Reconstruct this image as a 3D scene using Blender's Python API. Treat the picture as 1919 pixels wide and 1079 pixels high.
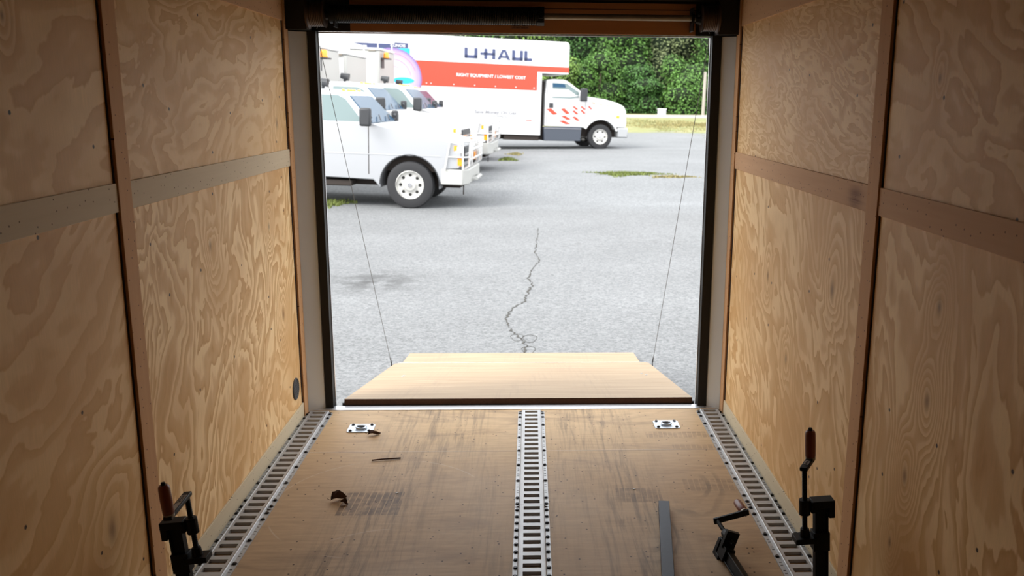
import bpy, bmesh, math, random
from mathutils import Vector, Matrix
R = math.radians; PI = math.pi
random.seed(7)
scene = bpy.context.scene
for o in list(bpy.data.objects): bpy.data.objects.remove(o)
C = scene.collection

# ------------------------------------------------------------------ camera
FPX, PPX, PPY, IW, IH = 1650.0, 1065.0, 539.5, 1919.0, 1079.0
vy = Vector((993 - PPX, -(190 - PPY), FPX)).normalized()        # world +Y in (right, up, forward)
vz = (Vector((0, 1, 0)) - vy * vy.y).normalized()
vx = -(vy.cross(vz)) if vy.cross(vz).x < 0 else vy.cross(vz)
rows = (vx, vy, vz)
right = Vector([r[0] for r in rows]); up = Vector([r[1] for r in rows]); fwd = Vector([r[2] for r in rows])
cd = bpy.data.cameras.new('camera'); cam = bpy.data.objects.new('camera', cd); C.objects.link(cam)
cam.matrix_world = Matrix((
    (right.x, up.x, -fwd.x, 0.0), (right.y, up.y, -fwd.y, 0.0), (right.z, up.z, -fwd.z, 1.46), (0, 0, 0, 1)))
cd.sensor_width = 36; cd.lens = FPX / IW * 36
cd.shift_x = -(PPX - IW / 2) / IW; cd.shift_y = (PPY - IH / 2) / IW
cd.clip_start = 0.05; cd.clip_end = 400
cd.dof.use_dof = True; cd.dof.focus_distance = 3.0; cd.dof.aperture_fstop = 5.6
scene.camera = cam

# ------------------------------------------------------------------ light
world = bpy.data.worlds.new('sky'); scene.world = world; world.use_nodes = True
wn = world.node_tree; wn.nodes.clear()
wo = wn.nodes.new('ShaderNodeOutputWorld'); wb = wn.nodes.new('ShaderNodeBackground')
wc = wn.nodes.new('ShaderNodeTexCoord'); ws = wn.nodes.new('ShaderNodeSeparateXYZ'); wr_ = wn.nodes.new('ShaderNodeValToRGB')
wn.links.new(wc.outputs['Generated'], ws.inputs[0]); wn.links.new(ws.outputs[2], wr_.inputs[0]); wn.links.new(wr_.outputs[0], wb.inputs[0])
for e_, (p_, c_) in zip([wr_.color_ramp.elements[0], wr_.color_ramp.elements[1], wr_.color_ramp.elements.new(.35)], [(0.0, (1.0, .985, .95, 1)), (.9, (.42, .52, .68, 1)), (.35, (.80, .84, .90, 1))]):
    e_.position = p_; e_.color = c_
wb.inputs[1].default_value = 1.2
wn.links.new(wb.outputs[0], wo.inputs[0])
sd = bpy.data.lights.new('sun', 'SUN'); sun = bpy.data.objects.new('sun', sd); C.objects.link(sun)
sd.energy = 1.9; sd.angle = R(28); sd.color = (1.0, 0.97, 0.92)
sun.rotation_euler = (R(48), 0, R(-50))
scene.view_settings.view_transform = 'Standard'; scene.view_settings.look = 'None'
scene.view_settings.gamma = 1; scene.view_settings.use_curve_mapping = False
scene.view_settings.exposure = 1.45

# ------------------------------------------------------------------ helpers
class MB:
    def __init__(s): s.bm = bmesh.new()
    def box(s, x0, x1, y0, y1, z0, z1, mtx=None):
        vs = [s.bm.verts.new(v) for v in [(x0,y0,z0),(x1,y0,z0),(x1,y1,z0),(x0,y1,z0),(x0,y0,z1),(x1,y0,z1),(x1,y1,z1),(x0,y1,z1)]]
        for f in [(0,3,2,1),(4,5,6,7),(0,1,5,4),(1,2,6,5),(2,3,7,6),(3,0,4,7)]: s.bm.faces.new([vs[i] for i in f])
        if mtx is not None:
            for v in vs: v.co = mtx @ v.co
        return s
    def cyl(s, p0, p1, r0, r1=None, seg=16, caps=True):
        r1 = r0 if r1 is None else r1
        p0 = Vector(p0); p1 = Vector(p1); d = (p1 - p0).normalized()
        a = d.orthogonal().normalized(); b = d.cross(a)
        A = []; B = []
        for i in range(seg):
            t = 2 * PI * i / seg; w = a * math.cos(t) + b * math.sin(t)
            A.append(s.bm.verts.new(p0 + w * r0)); B.append(s.bm.verts.new(p1 + w * r1))
        for i in range(seg):
            j = (i + 1) % seg; s.bm.faces.new((A[i], A[j], B[j], B[i]))
        if caps: s.bm.faces.new(A[::-1]); s.bm.faces.new(B)
        return s
    def lathe(s, prof, origin, axis, seg=32, close=False, caps=True):
        o = Vector(origin); d = Vector(axis).normalized(); a = d.orthogonal().normalized(); b = d.cross(a)
        rings = []
        for (h, r) in prof:
            rings.append([s.bm.verts.new(o + d * h + (a * math.cos(2*PI*i/seg) + b * math.sin(2*PI*i/seg)) * r) for i in range(seg)])
        n = len(rings)
        for k in range(n if close else n - 1):
            P, Q = rings[k], rings[(k + 1) % n]
            for i in range(seg):
                j = (i + 1) % seg; s.bm.faces.new((P[i], P[j], Q[j], Q[i]))
        if not close and caps: s.bm.faces.new(rings[0][::-1])
        if not close: s.bm.faces.new(rings[-1])
        return s
    def tube(s, pts, r, seg=8, closed=False):
        pts = [Vector(p) for p in pts]; n = len(pts); rings = []; prev = None
        for k in range(n):
            if closed: t = (pts[(k+1) % n] - pts[k-1]).normalized()
            else: t = (pts[min(k+1, n-1)] - pts[max(k-1, 0)]).normalized()
            if prev is None: a = t.orthogonal().normalized()
            else:
                a = prev - t * prev.dot(t)
                a = a.normalized() if a.length > 1e-6 else t.orthogonal().normalized()
            prev = a; b = t.cross(a)
            rings.append([s.bm.verts.new(pts[k] + (a*math.cos(2*PI*i/seg) + b*math.sin(2*PI*i/seg)) * r) for i in range(seg)])
        for k in range(n if closed else n - 1):
            P, Q = rings[k], rings[(k+1) % n]
            for i in range(seg):
                j = (i+1) % seg; s.bm.faces.new((P[i], P[j], Q[j], Q[i]))
        if not closed: s.bm.faces.new(rings[0][::-1]); s.bm.faces.new(rings[-1])
        return s
    def prism(s, poly, fn0, fn1):
        """poly: 2D points; fn0/fn1 map (u,v) to 3D on the two sides"""
        A = [s.bm.verts.new(fn0(*p)) for p in poly]; B = [s.bm.verts.new(fn1(*p)) for p in poly]
        n = len(poly)
        for i in range(n):
            j = (i+1) % n; s.bm.faces.new((A[i], A[j], B[j], B[i]))
        s.bm.faces.new(A[::-1]); s.bm.faces.new(B)
        return s
    def side(s, poly, y0, y1): return s.prism(poly, lambda u, v: (u, y0, v), lambda u, v: (u, y1, v))
    def mesh(s, name, mat, smooth=False):
        bmesh.ops.recalc_face_normals(s.bm, faces=s.bm.faces)
        big = [f for f in s.bm.faces if len(f.verts) > 4]
        if big: bmesh.ops.triangulate(s.bm, faces=big)
        me = bpy.data.meshes.new(name); s.bm.to_mesh(me); s.bm.free()
        if mat: me.materials.append(mat)
        if smooth:
            me.polygons.foreach_set('use_smooth', [True] * len(me.polygons))
            me.update()
            try: me.set_sharp_from_angle(angle=R(38))
            except Exception: pass
        return me
    def build(s, name, mat, parent=None, smooth=False, bevel=0, seg=2, loc=(0,0,0), rot=(0,0,0)):
        o = bpy.data.objects.new(name, s.mesh(name, mat, smooth)); C.objects.link(o)
        o.location = loc; o.rotation_euler = rot
        if parent: o.parent = parent
        if bevel:
            m = o.modifiers.new('bevel', 'BEVEL'); m.width = bevel; m.segments = seg; m.limit_method = 'ANGLE'; m.angle_limit = R(32)
            m.harden_normals = False
            if smooth is False:
                o.data.polygons.foreach_set('use_smooth', [True] * len(o.data.polygons))
                try: o.data.set_sharp_from_angle(angle=R(20))
                except Exception: pass
        return o
def thing(name, label, cat, loc=(0,0,0), rot=(0,0,0), group=None):
    o = bpy.data.objects.new(name, None); C.objects.link(o); o.location = loc; o.rotation_euler = rot
    o.empty_display_size = 0.1
    tag(o, label, cat, group); return o
def tag(o, label=None, cat=None, group=None, kind=None):
    if label: o['label'] = label
    if cat: o['category'] = cat
    if group: o['group'] = group
    if kind: o['kind'] = kind
    return o
def struct(o, label=None, cat=None): return tag(o, label, cat, None, 'structure')
def copy_tree(o, parent=None):
    c = o.copy(); C.objects.link(c); c.parent = parent
    for ch in [x for x in bpy.data.objects if x.parent == o]: copy_tree(ch, c)
    return c
def text(name, body, size, mat, parent, loc, rot=(PI/2, 0, 0), bold=0.0, ext=0.004, xs=1.0, shear=0.0, align='LEFT'):
    cu = bpy.data.curves.new('t', 'FONT'); cu.body = body; cu.size = size; cu.extrude = ext; cu.offset = bold
    cu.shear = shear; cu.align_x = align; cu.resolution_u = 3
    t = bpy.data.objects.new('t', cu); C.objects.link(t)
    dg = bpy.context.evaluated_depsgraph_get(); me = bpy.data.meshes.new_from_object(t.evaluated_get(dg))
    bpy.data.objects.remove(t); bpy.data.curves.remove(cu)
    for v in me.vertices: v.co.x *= xs
    me.materials.clear(); me.materials.append(mat); me.name = name
    o = bpy.data.objects.new(name, me); C.objects.link(o); o.parent = parent; o.location = loc; o.rotation_euler = rot
    return o

# ------------------------------------------------------------------ materials
def srgb(r, g, b):
    f = lambda c: (c/255/12.92) if c/255 <= .04045 else ((c/255 + .055)/1.055) ** 2.4
    return (f(r), f(g), f(b), 1)
class NT:
    def __init__(s, name):
        s.m = bpy.data.materials.new(name); s.m.use_nodes = True; s.n = s.m.node_tree; s.n.nodes.clear()
        s.out = s.n.nodes.new('ShaderNodeOutputMaterial'); s.b = s.n.nodes.new('ShaderNodeBsdfPrincipled')
        s.n.links.new(s.b.outputs[0], s.out.inputs[0])
    def set(s, sock, v):
        if isinstance(v, bpy.types.NodeSocket): s.n.links.new(v, sock)
        else:
            if isinstance(v, (tuple, list)) and len(v) == 3 and sock.type == 'RGBA': v = (*v, 1)
            sock.default_value = v
    def P(s, **k):
        for a, v in k.items(): s.set(s.b.inputs[a.replace('_', ' ')], v)
        return s
    def coord(s, which='Object'): return s.n.nodes.new('ShaderNodeTexCoord').outputs[which]
    def mapping(s, v, loc=(0,0,0), rot=(0,0,0), scale=(1,1,1)):
        m = s.n.nodes.new('ShaderNodeMapping'); s.n.links.new(v, m.inputs[0])
        m.inputs[1].default_value = loc; m.inputs[2].default_value = rot; m.inputs[3].default_value = scale; return m.outputs[0]
    def noise(s, v, scale, detail=2, rough=.5, dist=0, col=False):
        m = s.n.nodes.new('ShaderNodeTexNoise'); s.n.links.new(v, m.inputs['Vector'])
        m.inputs['Scale'].default_value = scale; m.inputs['Detail'].default_value = detail
        m.inputs['Roughness'].default_value = rough; m.inputs['Distortion'].default_value = dist
        return m.outputs['Color' if col else 'Fac']
    def vor(s, v, scale, feat='F1', out='Distance', two=False):
        m = s.n.nodes.new('ShaderNodeTexVoronoi'); m.feature = feat
        if two: m.voronoi_dimensions = '2D'
        s.n.links.new(v, m.inputs['Vector']); m.inputs['Scale'].default_value = scale
        return m.outputs[out]
    def math(s, op, a, b=0.0, c=None, clamp=False):
        m = s.n.nodes.new('ShaderNodeMath'); m.operation = op; m.use_clamp = clamp
        s.set(m.inputs[0], a); s.set(m.inputs[1], b)
        if c is not None: s.set(m.inputs[2], c)
        return m.outputs[0]
    def ramp(s, v, stops, interp='LINEAR'):
        m = s.n.nodes.new('ShaderNodeValToRGB'); m.color_ramp.interpolation = interp; s.n.links.new(v, m.inputs[0])
        e = m.color_ramp.elements
        while len(e) < len(stops): e.new(0.5)
        for i, (p, c) in enumerate(stops):
            e[i].position = p; e[i].color = (c, c, c, 1) if isinstance(c, (int, float)) else (c if len(c) == 4 else (*c, 1))
        return m.outputs[0]
    def mix(s, f, a, b, blend='MIX'):
        m = s.n.nodes.new('ShaderNodeMix'); m.data_type = 'RGBA'; m.blend_type = blend
        s.set(m.inputs[0], f); s.set(m.inputs[6], a); s.set(m.inputs[7], b); return m.outputs[2]
    def sep(s, v):
        m = s.n.nodes.new('ShaderNodeSeparateXYZ'); s.n.links.new(v, m.inputs[0]); return m.outputs
    def comb(s, x, y, z):
        m = s.n.nodes.new('ShaderNodeCombineXYZ'); s.set(m.inputs[0], x); s.set(m.inputs[1], y); s.set(m.inputs[2], z); return m.outputs[0]
    def bump(s, h, strength=.3, dist=.002):
        m = s.n.nodes.new('ShaderNodeBump'); m.inputs['Strength'].default_value = strength; m.inputs['Distance'].default_value = dist
        s.n.links.new(h, m.inputs['Height']); s.n.links.new(m.outputs[0], s.b.inputs['Normal'])
    def gauss(s, X, Y, cx, cy, rx, ry):
        dx = s.math('DIVIDE', s.math('SUBTRACT', X, cx), rx); dy = s.math('DIVIDE', s.math('SUBTRACT', Y, cy), ry)
        q = s.math('ADD', s.math('MULTIPLY', dx, dx), s.math('MULTIPLY', dy, dy))
        return s.math('EXPONENT', s.math('MULTIPLY', q, -1.0))
    def smooth(s, v, a, b):
        m = s.n.nodes.new('ShaderNodeMapRange'); m.interpolation_type = 'SMOOTHSTEP'; s.set(m.inputs[0], v)
        m.inputs[1].default_value = a; m.inputs[2].default_value = b; return m.outputs[0]

def simple(name, col, rough=.5, metal=0, spec=None, noise=0.0, nscale=20, **k):
    t = NT(name); c = col if len(col) == 4 else (*col, 1)
    if noise:
        n = t.noise(t.coord(), nscale, 3)
        f = t.math('MULTIPLY_ADD', n, noise * 2, 1 - noise)
        c = t.mix(1.0, c, t.comb(f, f, f), 'MULTIPLY')
    t.P(Base_Color=c, Roughness=rough, Metallic=metal, **k); return t.m

def plywood(name, seed, ang, stretch, scale, K, light, mid, dark, knots=(), warp=.5, contrast=1.0, axes='yz', rough=.55, gang=0.0):
    """rotary-cut plywood face: contour bands of a stretched field, rings round the knots"""
    t = NT(name); X, Y, Z = t.sep(t.coord())[:3]
    U, V = (Y, Z) if axes == 'yz' else (X, Y)
    v = t.comb(U, V, 0.0)
    w = t.noise(t.mapping(v, loc=(seed*3.1, seed*1.7, 0)), 2.2, 2, .5, col=True)
    vw = t.n.nodes.new('ShaderNodeVectorMath'); vw.operation = 'MULTIPLY_ADD'
    t.n.links.new(w, vw.inputs[0]); vw.inputs[1].default_value = (warp*.35,)*3; t.n.links.new(v, vw.inputs[2]); vd = vw.outputs[0]
    vm = t.mapping(t.mapping(vd, rot=(0, 0, ang)), loc=(seed*7.3, seed*2.9, seed), scale=(scale, scale*stretch, 1))
    f = t.noise(vm, 1.15, 4.0, .50, .35)
    for (ku, kv, kr, ka) in knots:
        f = t.math('ADD', f, t.math('MULTIPLY', t.gauss(U, V, ku, kv, kr*.55, kr), ka))
    # small wobble so that the band edges are ragged
    wob = t.noise(t.mapping(t.mapping(v, rot=(0, 0, gang)), scale=(70, 16, 1)), 1.0, 3, .6)
    f = t.math('ADD', f, t.math('MULTIPLY', wob, .018))
    fr = t.math('FRACT', t.math('MULTIPLY', f, K*1.35))
    band = t.ramp(fr, [(0.0, 0.0), (0.05, 1.0), (0.38, .85), (0.52, .35), (1.0, 0.0)])
    amt = t.smooth(t.noise(t.mapping(v, loc=(seed, 5, 0), scale=(2.2, 2.2, 1)), 1.0, 2), .25, .62)
    bandv = t.math('MULTIPLY', band, t.math('MULTIPLY_ADD', amt, .75*contrast, .25*contrast))
    grain = t.noise(t.mapping(t.mapping(v, rot=(0, 0, gang)), scale=(420, 14, 1)), 1.0, 3, .65)
    big = t.noise(t.mapping(v, loc=(9, seed, 0)), 1.3, 2)
    base = t.mix(big, mid, dark)
    col = t.mix(bandv, base, light)
    line = t.ramp(fr, [(0.0, 0.0), (0.86, 0.0), (0.97, .55), (1.0, 0.0)])
    col = t.mix(t.math('MULTIPLY', line, t.math('MULTIPLY', amt, contrast)), col, dark)
    g = t.math('MULTIPLY_ADD', grain, .34, .83)
    col = t.mix(1.0, col, t.comb(g, g, g), 'MULTIPLY')
    sp = t.vor(t.mapping(v, loc=(seed, 0, 0)), 3.0, two=True)
    dots = t.math('LESS_THAN', sp, .015)
    col = t.mix(dots, col, (.06, .03, .015, 1))
    for (ku, kv, kr, ka) in knots:
        col = t.mix(t.math('MULTIPLY', t.gauss(U, V, ku, kv, kr*.10, kr*.16), .65), col, (.14, .06, .022, 1))
    t.P(Base_Color=col, Roughness=rough); t.b.inputs['Specular IOR Level'].default_value = .2
    t.bump(t.math('ADD', grain, t.math('MULTIPLY', band, .4)), .12, .001)
    return t.m

LT = (.95, .70, .385, 1); MD = (.72, .435, .185, 1); DK = (.57, .305, .105, 1)
M = {}
M['batten'] = None
def batten(name, c1, c2, along='z', rough=.5):
    t = NT(name); co = t.coord()
    sc = (60, 60, 2.2) if along == 'z' else (60, 2.2, 60) if along == 'y' else (2.2, 60, 60)
    n = t.noise(t.mapping(co, scale=sc), 1.0, 4, .6, .4)
    n2 = t.noise(t.mapping(co, scale=tuple(q*.12 if q > 10 else q for q in sc)), 1.0, 2)
    col = t.mix(t.math('ADD', t.math('MULTIPLY', n, .7), t.math('MULTIPLY', n2, .4)), c1, c2)
    X_, Y_, Z_ = t.sep(co)[:3]
    dots = t.math('LESS_THAN', t.vor(t.comb(Y_, Z_, 0.0), 22, two=True), .045)
    col = t.mix(dots, col, (.08, .04, .025, 1))
    if name == 'brown_rail':
        kn = t.gauss(Y_, Z_, 2.47, 1.20, .05, .028)
        col = t.mix(t.math('MULTIPLY', t.math('MULTIPLY', kn, t.smooth(n, .25, .6)), .9), col, (.12, .035, .02, 1))
    t.P(Base_Color=col, Roughness=.7); t.b.inputs['Specular IOR Level'].default_value = .15; t.bump(n, .15, .001); return t.m
M['batten_v'] = batten('pine_trim_upright', (.66, .39, .20, 1), (.52, .275, .13, 1), 'z')
M['rail_grey'] = batten('pale_rail', (.68, .56, .40, 1), (.55, .44, .30, 1), 'y')
M['rail_brown'] = batten('brown_rail', (.68, .42, .24, 1), (.52, .30, .16, 1), 'y')
M['base_wood'] = batten('pale_skirting', (.70, .60, .42, 1), (.58, .48, .33, 1), 'y')
M['header'] = batten('header_board', (.50, .24, .11, 1), (.36, .16, .07, 1), 'x')
M['edge'] = simple('painted_shadow', (.02, .008, .006), .9)
M['black'] = simple('black_steel', (.006, .006, .007), .6)
M['blackiron'] = simple('black_cast_iron', (.0035, .0035, .004), .5, noise=.3, Specular_IOR_Level=.18)
M['rubber'] = simple('black_rubber', (.006, .006, .007), .7)
M['ceil'] = simple('dark_ceiling', (.035, .028, .022), .9)
M['spring'] = simple('oiled_spring_steel', (.035, .032, .03), .35, .8)
M['shaft'] = simple('dull_steel_shaft', (.28, .25, .21), .5, .8, noise=.2)
M['drum'] = simple('cable_drum_metal', (.09, .06, .045), .45, .6)
M['cable'] = simple('steel_cable', (.12, .11, .10), .5, .6)
M['zinc'] = simple('zinc_plate', (.48, .53, .58), .35, .8, noise=.1, nscale=40)
M['cavity'] = simple('dark_cavity', (.012, .011, .010), .8)
M['bolt'] = simple('dark_bolt', (.035, .034, .036), .4, .7)
M['grip'] = NT('stained_wood_grip'); M['grip'].P(Base_Color=(.16, .030, .012, 1), Roughness=.4, Coat_Weight=.05); M['grip'] = M['grip'].m
M['navybar'] = simple('blued_steel_bar', (.028, .038, .062), .5, 0, noise=.25, nscale=60, Specular_IOR_Level=.3)
M['leaf'] = simple('dead_leaf', (.07, .028, .014), .7, noise=.3, nscale=90)
M['speck'] = simple('paper_scrap', (.8, .8, .78), .7)
M['sticker'] = simple('sticker_paper', (.30, .17, .11), .7)
M['stickertext'] = simple('sticker_ink', (.05, .02, .015), .7)
# brushed aluminium of the jambs
t = NT('brushed_jamb_metal'); n = t.noise(t.mapping(t.coord(), scale=(300, 300, 4)), 1, 3)
t.P(Base_Color=(.66, .71, .76, 1), Metallic=.3, Roughness=t.math('MULTIPLY_ADD', n, .16, .26)); t.bump(n, .05, .001); M['jamb'] = t.m
t = NT('galvanised_steel'); co = t.coord(); n = t.vor(co, 70, 'F1', 'Color'); n2 = t.noise(co, 9, 3)
t.P(Base_Color=t.mix(t.sep(n)[0], t.mix(n2, (.47, .475, .48, 1), (.35, .35, .345, 1)), (.42, .42, .42, 1)), Metallic=.45, Roughness=t.math('MULTIPLY_ADD', n2, .2, .38)); M['galv'] = t.m
M['sill'] = simple('aluminium_sill', (.80, .81, .84), .35, .85, noise=.08)
# floor: birch ply with scuffs, seam, stains
def floor_mat():
    t = NT('worn_floor_plywood'); co = t.coord(); X, Y, Z = t.sep(co)[:3]
    v = t.comb(X, Y, 0.0)
    big = t.noise(v, 1.8, 3, .6); col = t.mix(big, (.66, .48, .28, 1), (.55, .38, .21, 1))
    gr = t.noise(t.mapping(v, scale=(3, 70, 1)), 1, 4, .6, .3)
    col = t.mix(t.math('MULTIPLY', gr, .55), col, (.44, .29, .155, 1))
    st = t.smooth(t.noise(t.mapping(v, loc=(3, 1, 0), scale=(1.6, 5, 1)), 1, 4, .65, 1.0), .50, .72)
    col = t.mix(t.math('MULTIPLY', st, .6), col, (.22, .145, .09, 1))
    # darker tone towards the room, lighter by the sill
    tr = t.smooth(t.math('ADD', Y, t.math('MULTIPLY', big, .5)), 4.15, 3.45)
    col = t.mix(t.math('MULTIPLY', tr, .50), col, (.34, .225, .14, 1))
    # tyre scuffs along the length
    for (cx, w, a, sl) in ((-.50, .17, .6, .06), (.33, .16, .65, -.05), (-.42, .06, .4, .3), (.12, .05, .35, .1), (-.20, .07, .35, -.1)):
        xx = t.math('ADD', t.math('SUBTRACT', X, cx), t.math('MULTIPLY', t.math('SUBTRACT', Y, 3.4), -sl))
        g = t.math('EXPONENT', t.math('MULTIPLY', t.math('POWER', t.math('DIVIDE', t.math('ABSOLUTE', xx), w), 2.0), -1.0))
        s_ = t.smooth(t.noise(t.mapping(v, scale=(45, 2.5, 1)), 1, 4, .7, .6), .42, .72)
        col = t.mix(t.math('MULTIPLY', t.math('MULTIPLY', g, s_), a), col, (.10, .075, .055, 1))
    # swirling scuff arcs by the bar
    for (cx, cy, r0, r1, a, K) in ((.40, 2.80, .03, .13, .70, 150), (.60, 3.20, .05, .17, .40, 120)):
        dx = t.math('SUBTRACT', X, cx); dy = t.math('MULTIPLY', t.math('SUBTRACT', Y, cy), .55)
        d = t.math('SQRT', t.math('ADD', t.math('MULTIPLY', dx, dx), t.math('MULTIPLY', dy, dy)))
        d2 = t.math('ADD', d, t.math('MULTIPLY', t.noise(v, 9, 2), .05))
        ring = t.math('MULTIPLY', t.smooth(d, r0, r0 + .02), t.smooth(d, r1, r1 - .04))
        ln = t.smooth(t.math('SINE', t.math('MULTIPLY', d2, K)), .0, .9)
        half = t.math('MULTIPLY', t.smooth(t.noise(t.mapping(v, loc=(cx*9, 0, 0)), 5, 2), .35, .6), t.smooth(t.math('ADD', dx, t.math('MULTIPLY', dy, -1.6)), -.02, .10))
        col = t.mix(t.math('MULTIPLY', t.math('MULTIPLY', ring, ln), t.math('MULTIPLY', half, a)), col, (.09, .065, .045, 1))
    # rectangular slotted stains
    for (x0, x1, y0, y1, K, a, ph) in ((-.70, -.475, 2.955, 3.145, .0235, .62, .0), (.33, .50, 3.04, 3.16, .021, .42, 0), (.52, .80, 3.68, 3.75, .022, .3, 0), (.62, .82, 3.54, 3.60, .024, .22, 0), (.60, .80, 3.13, 3.24, .022, .28, 0)):
        m = t.math('MULTIPLY', t.math('MULTIPLY', t.math('GREATER_THAN', X, x0), t.math('LESS_THAN', X, x1)),
                   t.math('MULTIPLY', t.smooth(Y, y0 - .006, y0 + .006), t.smooth(Y, y1 + .006, y1 - .006)))
        xs = t.math('ADD', X, t.math('MULTIPLY', t.math('SUBTRACT', Y, y0), -.05))
        fr = t.math('FRACT', t.math('DIVIDE', xs, K)); bar = t.math('GREATER_THAN', fr, .17)
        nz = t.smooth(t.noise(v, 22, 3), .25, .6)
        col = t.mix(t.math('MULTIPLY', t.math('MULTIPLY', m, bar), t.math('MULTIPLY', nz, a)), col, (.065, .045, .042, 1))
    # pale scratches, specks
    for (cx, cy, r, aa) in ((-.55, 3.05, .40, .35), (-.45, 2.5, .35, .3)):
        dx = t.math('SUBTRACT', X, cx); dy = t.math('SUBTRACT', Y, cy)
        d = t.math('SQRT', t.math('ADD', t.math('MULTIPLY', dx, dx), t.math('MULTIPLY', dy, dy)))
        ln = t.math('LESS_THAN', t.math('ABSOLUTE', t.math('SUBTRACT', d, r)), .0025)
        on = t.smooth(t.noise(v, 4, 2), .52, .6)
        col = t.mix(t.math('MULTIPLY', t.math('MULTIPLY', ln, on), aa), col, (.6, .5, .38, 1))
    vr = t.vor(v, 15, two=True); ds = t.math('LESS_THAN', vr, .05)
    keep = t.math('GREATER_THAN', t.noise(v, 5, 1), .5)
    col = t.mix(t.math('MULTIPLY', t.math('MULTIPLY', ds, keep), .9), col, (.04, .02, .012, 1))
    fine = t.noise(t.mapping(v, scale=(8, 60, 1)), 1, 4, .7)
    f2 = t.math('MULTIPLY_ADD', fine, .6, .70); col = t.mix(1.0, col, t.comb(f2, f2, f2), 'MULTIPLY')
    # seam between the two sheets
    seam = t.math('LESS_THAN', t.math('ABSOLUTE', t.math('SUBTRACT', Y, 3.543)), .0016)
    col = t.mix(t.math('MULTIPLY', seam, .7), col, (.72, .62, .46, 1))
    seam2 = t.math('LESS_THAN', t.math('ABSOLUTE', t.math('SUBTRACT', Y, 3.538)), .0022)
    col = t.mix(t.math('MULTIPLY', seam2, .6), col, (.10, .065, .04, 1))
    t.P(Base_Color=col, Roughness=t.math('MULTIPLY_ADD', big, .25, .45)); t.b.inputs['Specular IOR Level'].default_value = .22
    t.bump(fine, .12, .001); return t.m
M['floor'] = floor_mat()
def ramp_mat():
    t = NT('ramp_plywood'); co = t.coord(); X, Y, Z = t.sep(co)[:3]; v = t.comb(X, Y, 0.0)
    g = t.noise(t.mapping(v, scale=(1.4, 38, 1)), 1, 4, .62, .8)
    col = t.mix(t.smooth(g, .3, .7), (.35, .255, .155, 1), (.235, .158, .088, 1))
    ln = t.smooth(t.noise(t.mapping(v, scale=(2.0, 120, 1)), 1, 3, .6), .60, .7)
    col = t.mix(t.math('MULTIPLY', ln, .5), col, (.30, .19, .10, 1))
    for (cx, w, sl) in ((.10, .09, .25), (.35, .12, -.15), (-.5, .1, .1)):
        xx = t.math('ADD', t.math('SUBTRACT', X, cx), t.math('MULTIPLY', t.math('SUBTRACT', Y, .8), -sl))
        gg = t.math('EXPONENT', t.math('MULTIPLY', t.math('POWER', t.math('DIVIDE', t.math('ABSOLUTE', xx), w), 2.0), -1.0))
        s_ = t.smooth(t.noise(t.mapping(v, rot=(0, 0, sl), scale=(50, 1.6, 1)), 1, 3, .7, .5), .48, .68)
        col = t.mix(t.math('MULTIPLY', t.math('MULTIPLY', gg, s_), .4), col, (.20, .14, .09, 1))
    t.P(Base_Color=col, Roughness=.6); t.bump(g, .2, .001); return t.m
M['ramp'] = ramp_mat()
M['plyedge'] = simple('ply_edge', (.10, .045, .022), .8, noise=.4, nscale=120)
def ground_mat():
    t = NT('gravel_lot'); co = t.coord(); X, Y, Z = t.sep(co)[:3]; v = t.comb(X, Y, 0.0)
    c1 = t.vor(v, 42, 'F1', 'Color'); s1 = t.sep(c1)[0]
    c2 = t.vor(v, 95, 'F1', 'Color'); s2 = t.sep(c2)[0]
    far = t.smooth(t.math('ADD', Y, t.math('MULTIPLY', t.noise(v, .6, 3), 2.0)), 15.2, 16.8)
    k = t.math('ADD', t.math('MULTIPLY', s1, .5), t.math('MULTIPLY', s2, .5))
    near = t.mix(k, (.085, .088, .090, 1), (.205, .211, .214, 1))
    farc = t.mix(k, (.085, .090, .093, 1), (.225, .234, .240, 1))
    col = t.mix(far, near, farc)
    big = t.noise(v, .35, 4, .6); f = t.math('MULTIPLY_ADD', big, .5, .75)
    col = t.mix(1.0, col, t.comb(f, f, f), 'MULTIPLY')
    # drift streaks across the lot
    stz = t.noise(t.mapping(v, scale=(.15, .8, 1)), 1, 4, .6); f = t.math('MULTIPLY_ADD', stz, .3, .85)
    col = t.mix(1.0, col, t.comb(f, f, f), 'MULTIPLY')
    # oil stain, tyre specks
    oil = t.math('MULTIPLY', t.gauss(X, Y, -1.60, 8.85, .42, .48), t.smooth(t.noise(v, 5, 4), .30, .6))
    col = t.mix(t.math('MULTIPLY', oil, .9), col, (.04, .04, .04, 1))
    for (cx, cy, a, b) in ((.62, 11.1, .5, .7), (1.9, 11.4, .8, .6)):
        sp = t.math('MULTIPLY', t.gauss(X, Y, cx, cy, a, b), t.smooth(t.noise(v, 7, 3), .55, .65))
        col = t.mix(t.math('MULTIPLY', sp, .6), col, (.10, .10, .10, 1))
    # dry turf strip and dirt at the far side
    gz = t.math('ADD', Y, t.math('MULTIPLY', t.noise(v, .25, 4), 9.0))
    gr = t.smooth(gz, 48.5, 51)
    gcol = t.mix(t.smooth(t.noise(t.mapping(v, scale=(.5, 1.2, 1)), 1, 4, .7), .35, .65), (.26, .24, .11, 1), (.14, .17, .05, 1))
    col = t.mix(gr, col, gcol)
    t.P(Base_Color=col, Roughness=.9); t.bump(k, .5, .008); return t.m
M['ground'] = ground_mat()
M['crackfill'] = simple('crack_dirt', (.045, .042, .036), .95, noise=.4, nscale=30)
M['road'] = simple('far_concrete_road', (.34, .32, .30), .9, noise=.15, nscale=2)
M['trailerskin'] = simple('trailer_outer_skin', (.55, .56, .58), .4, .3)
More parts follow.
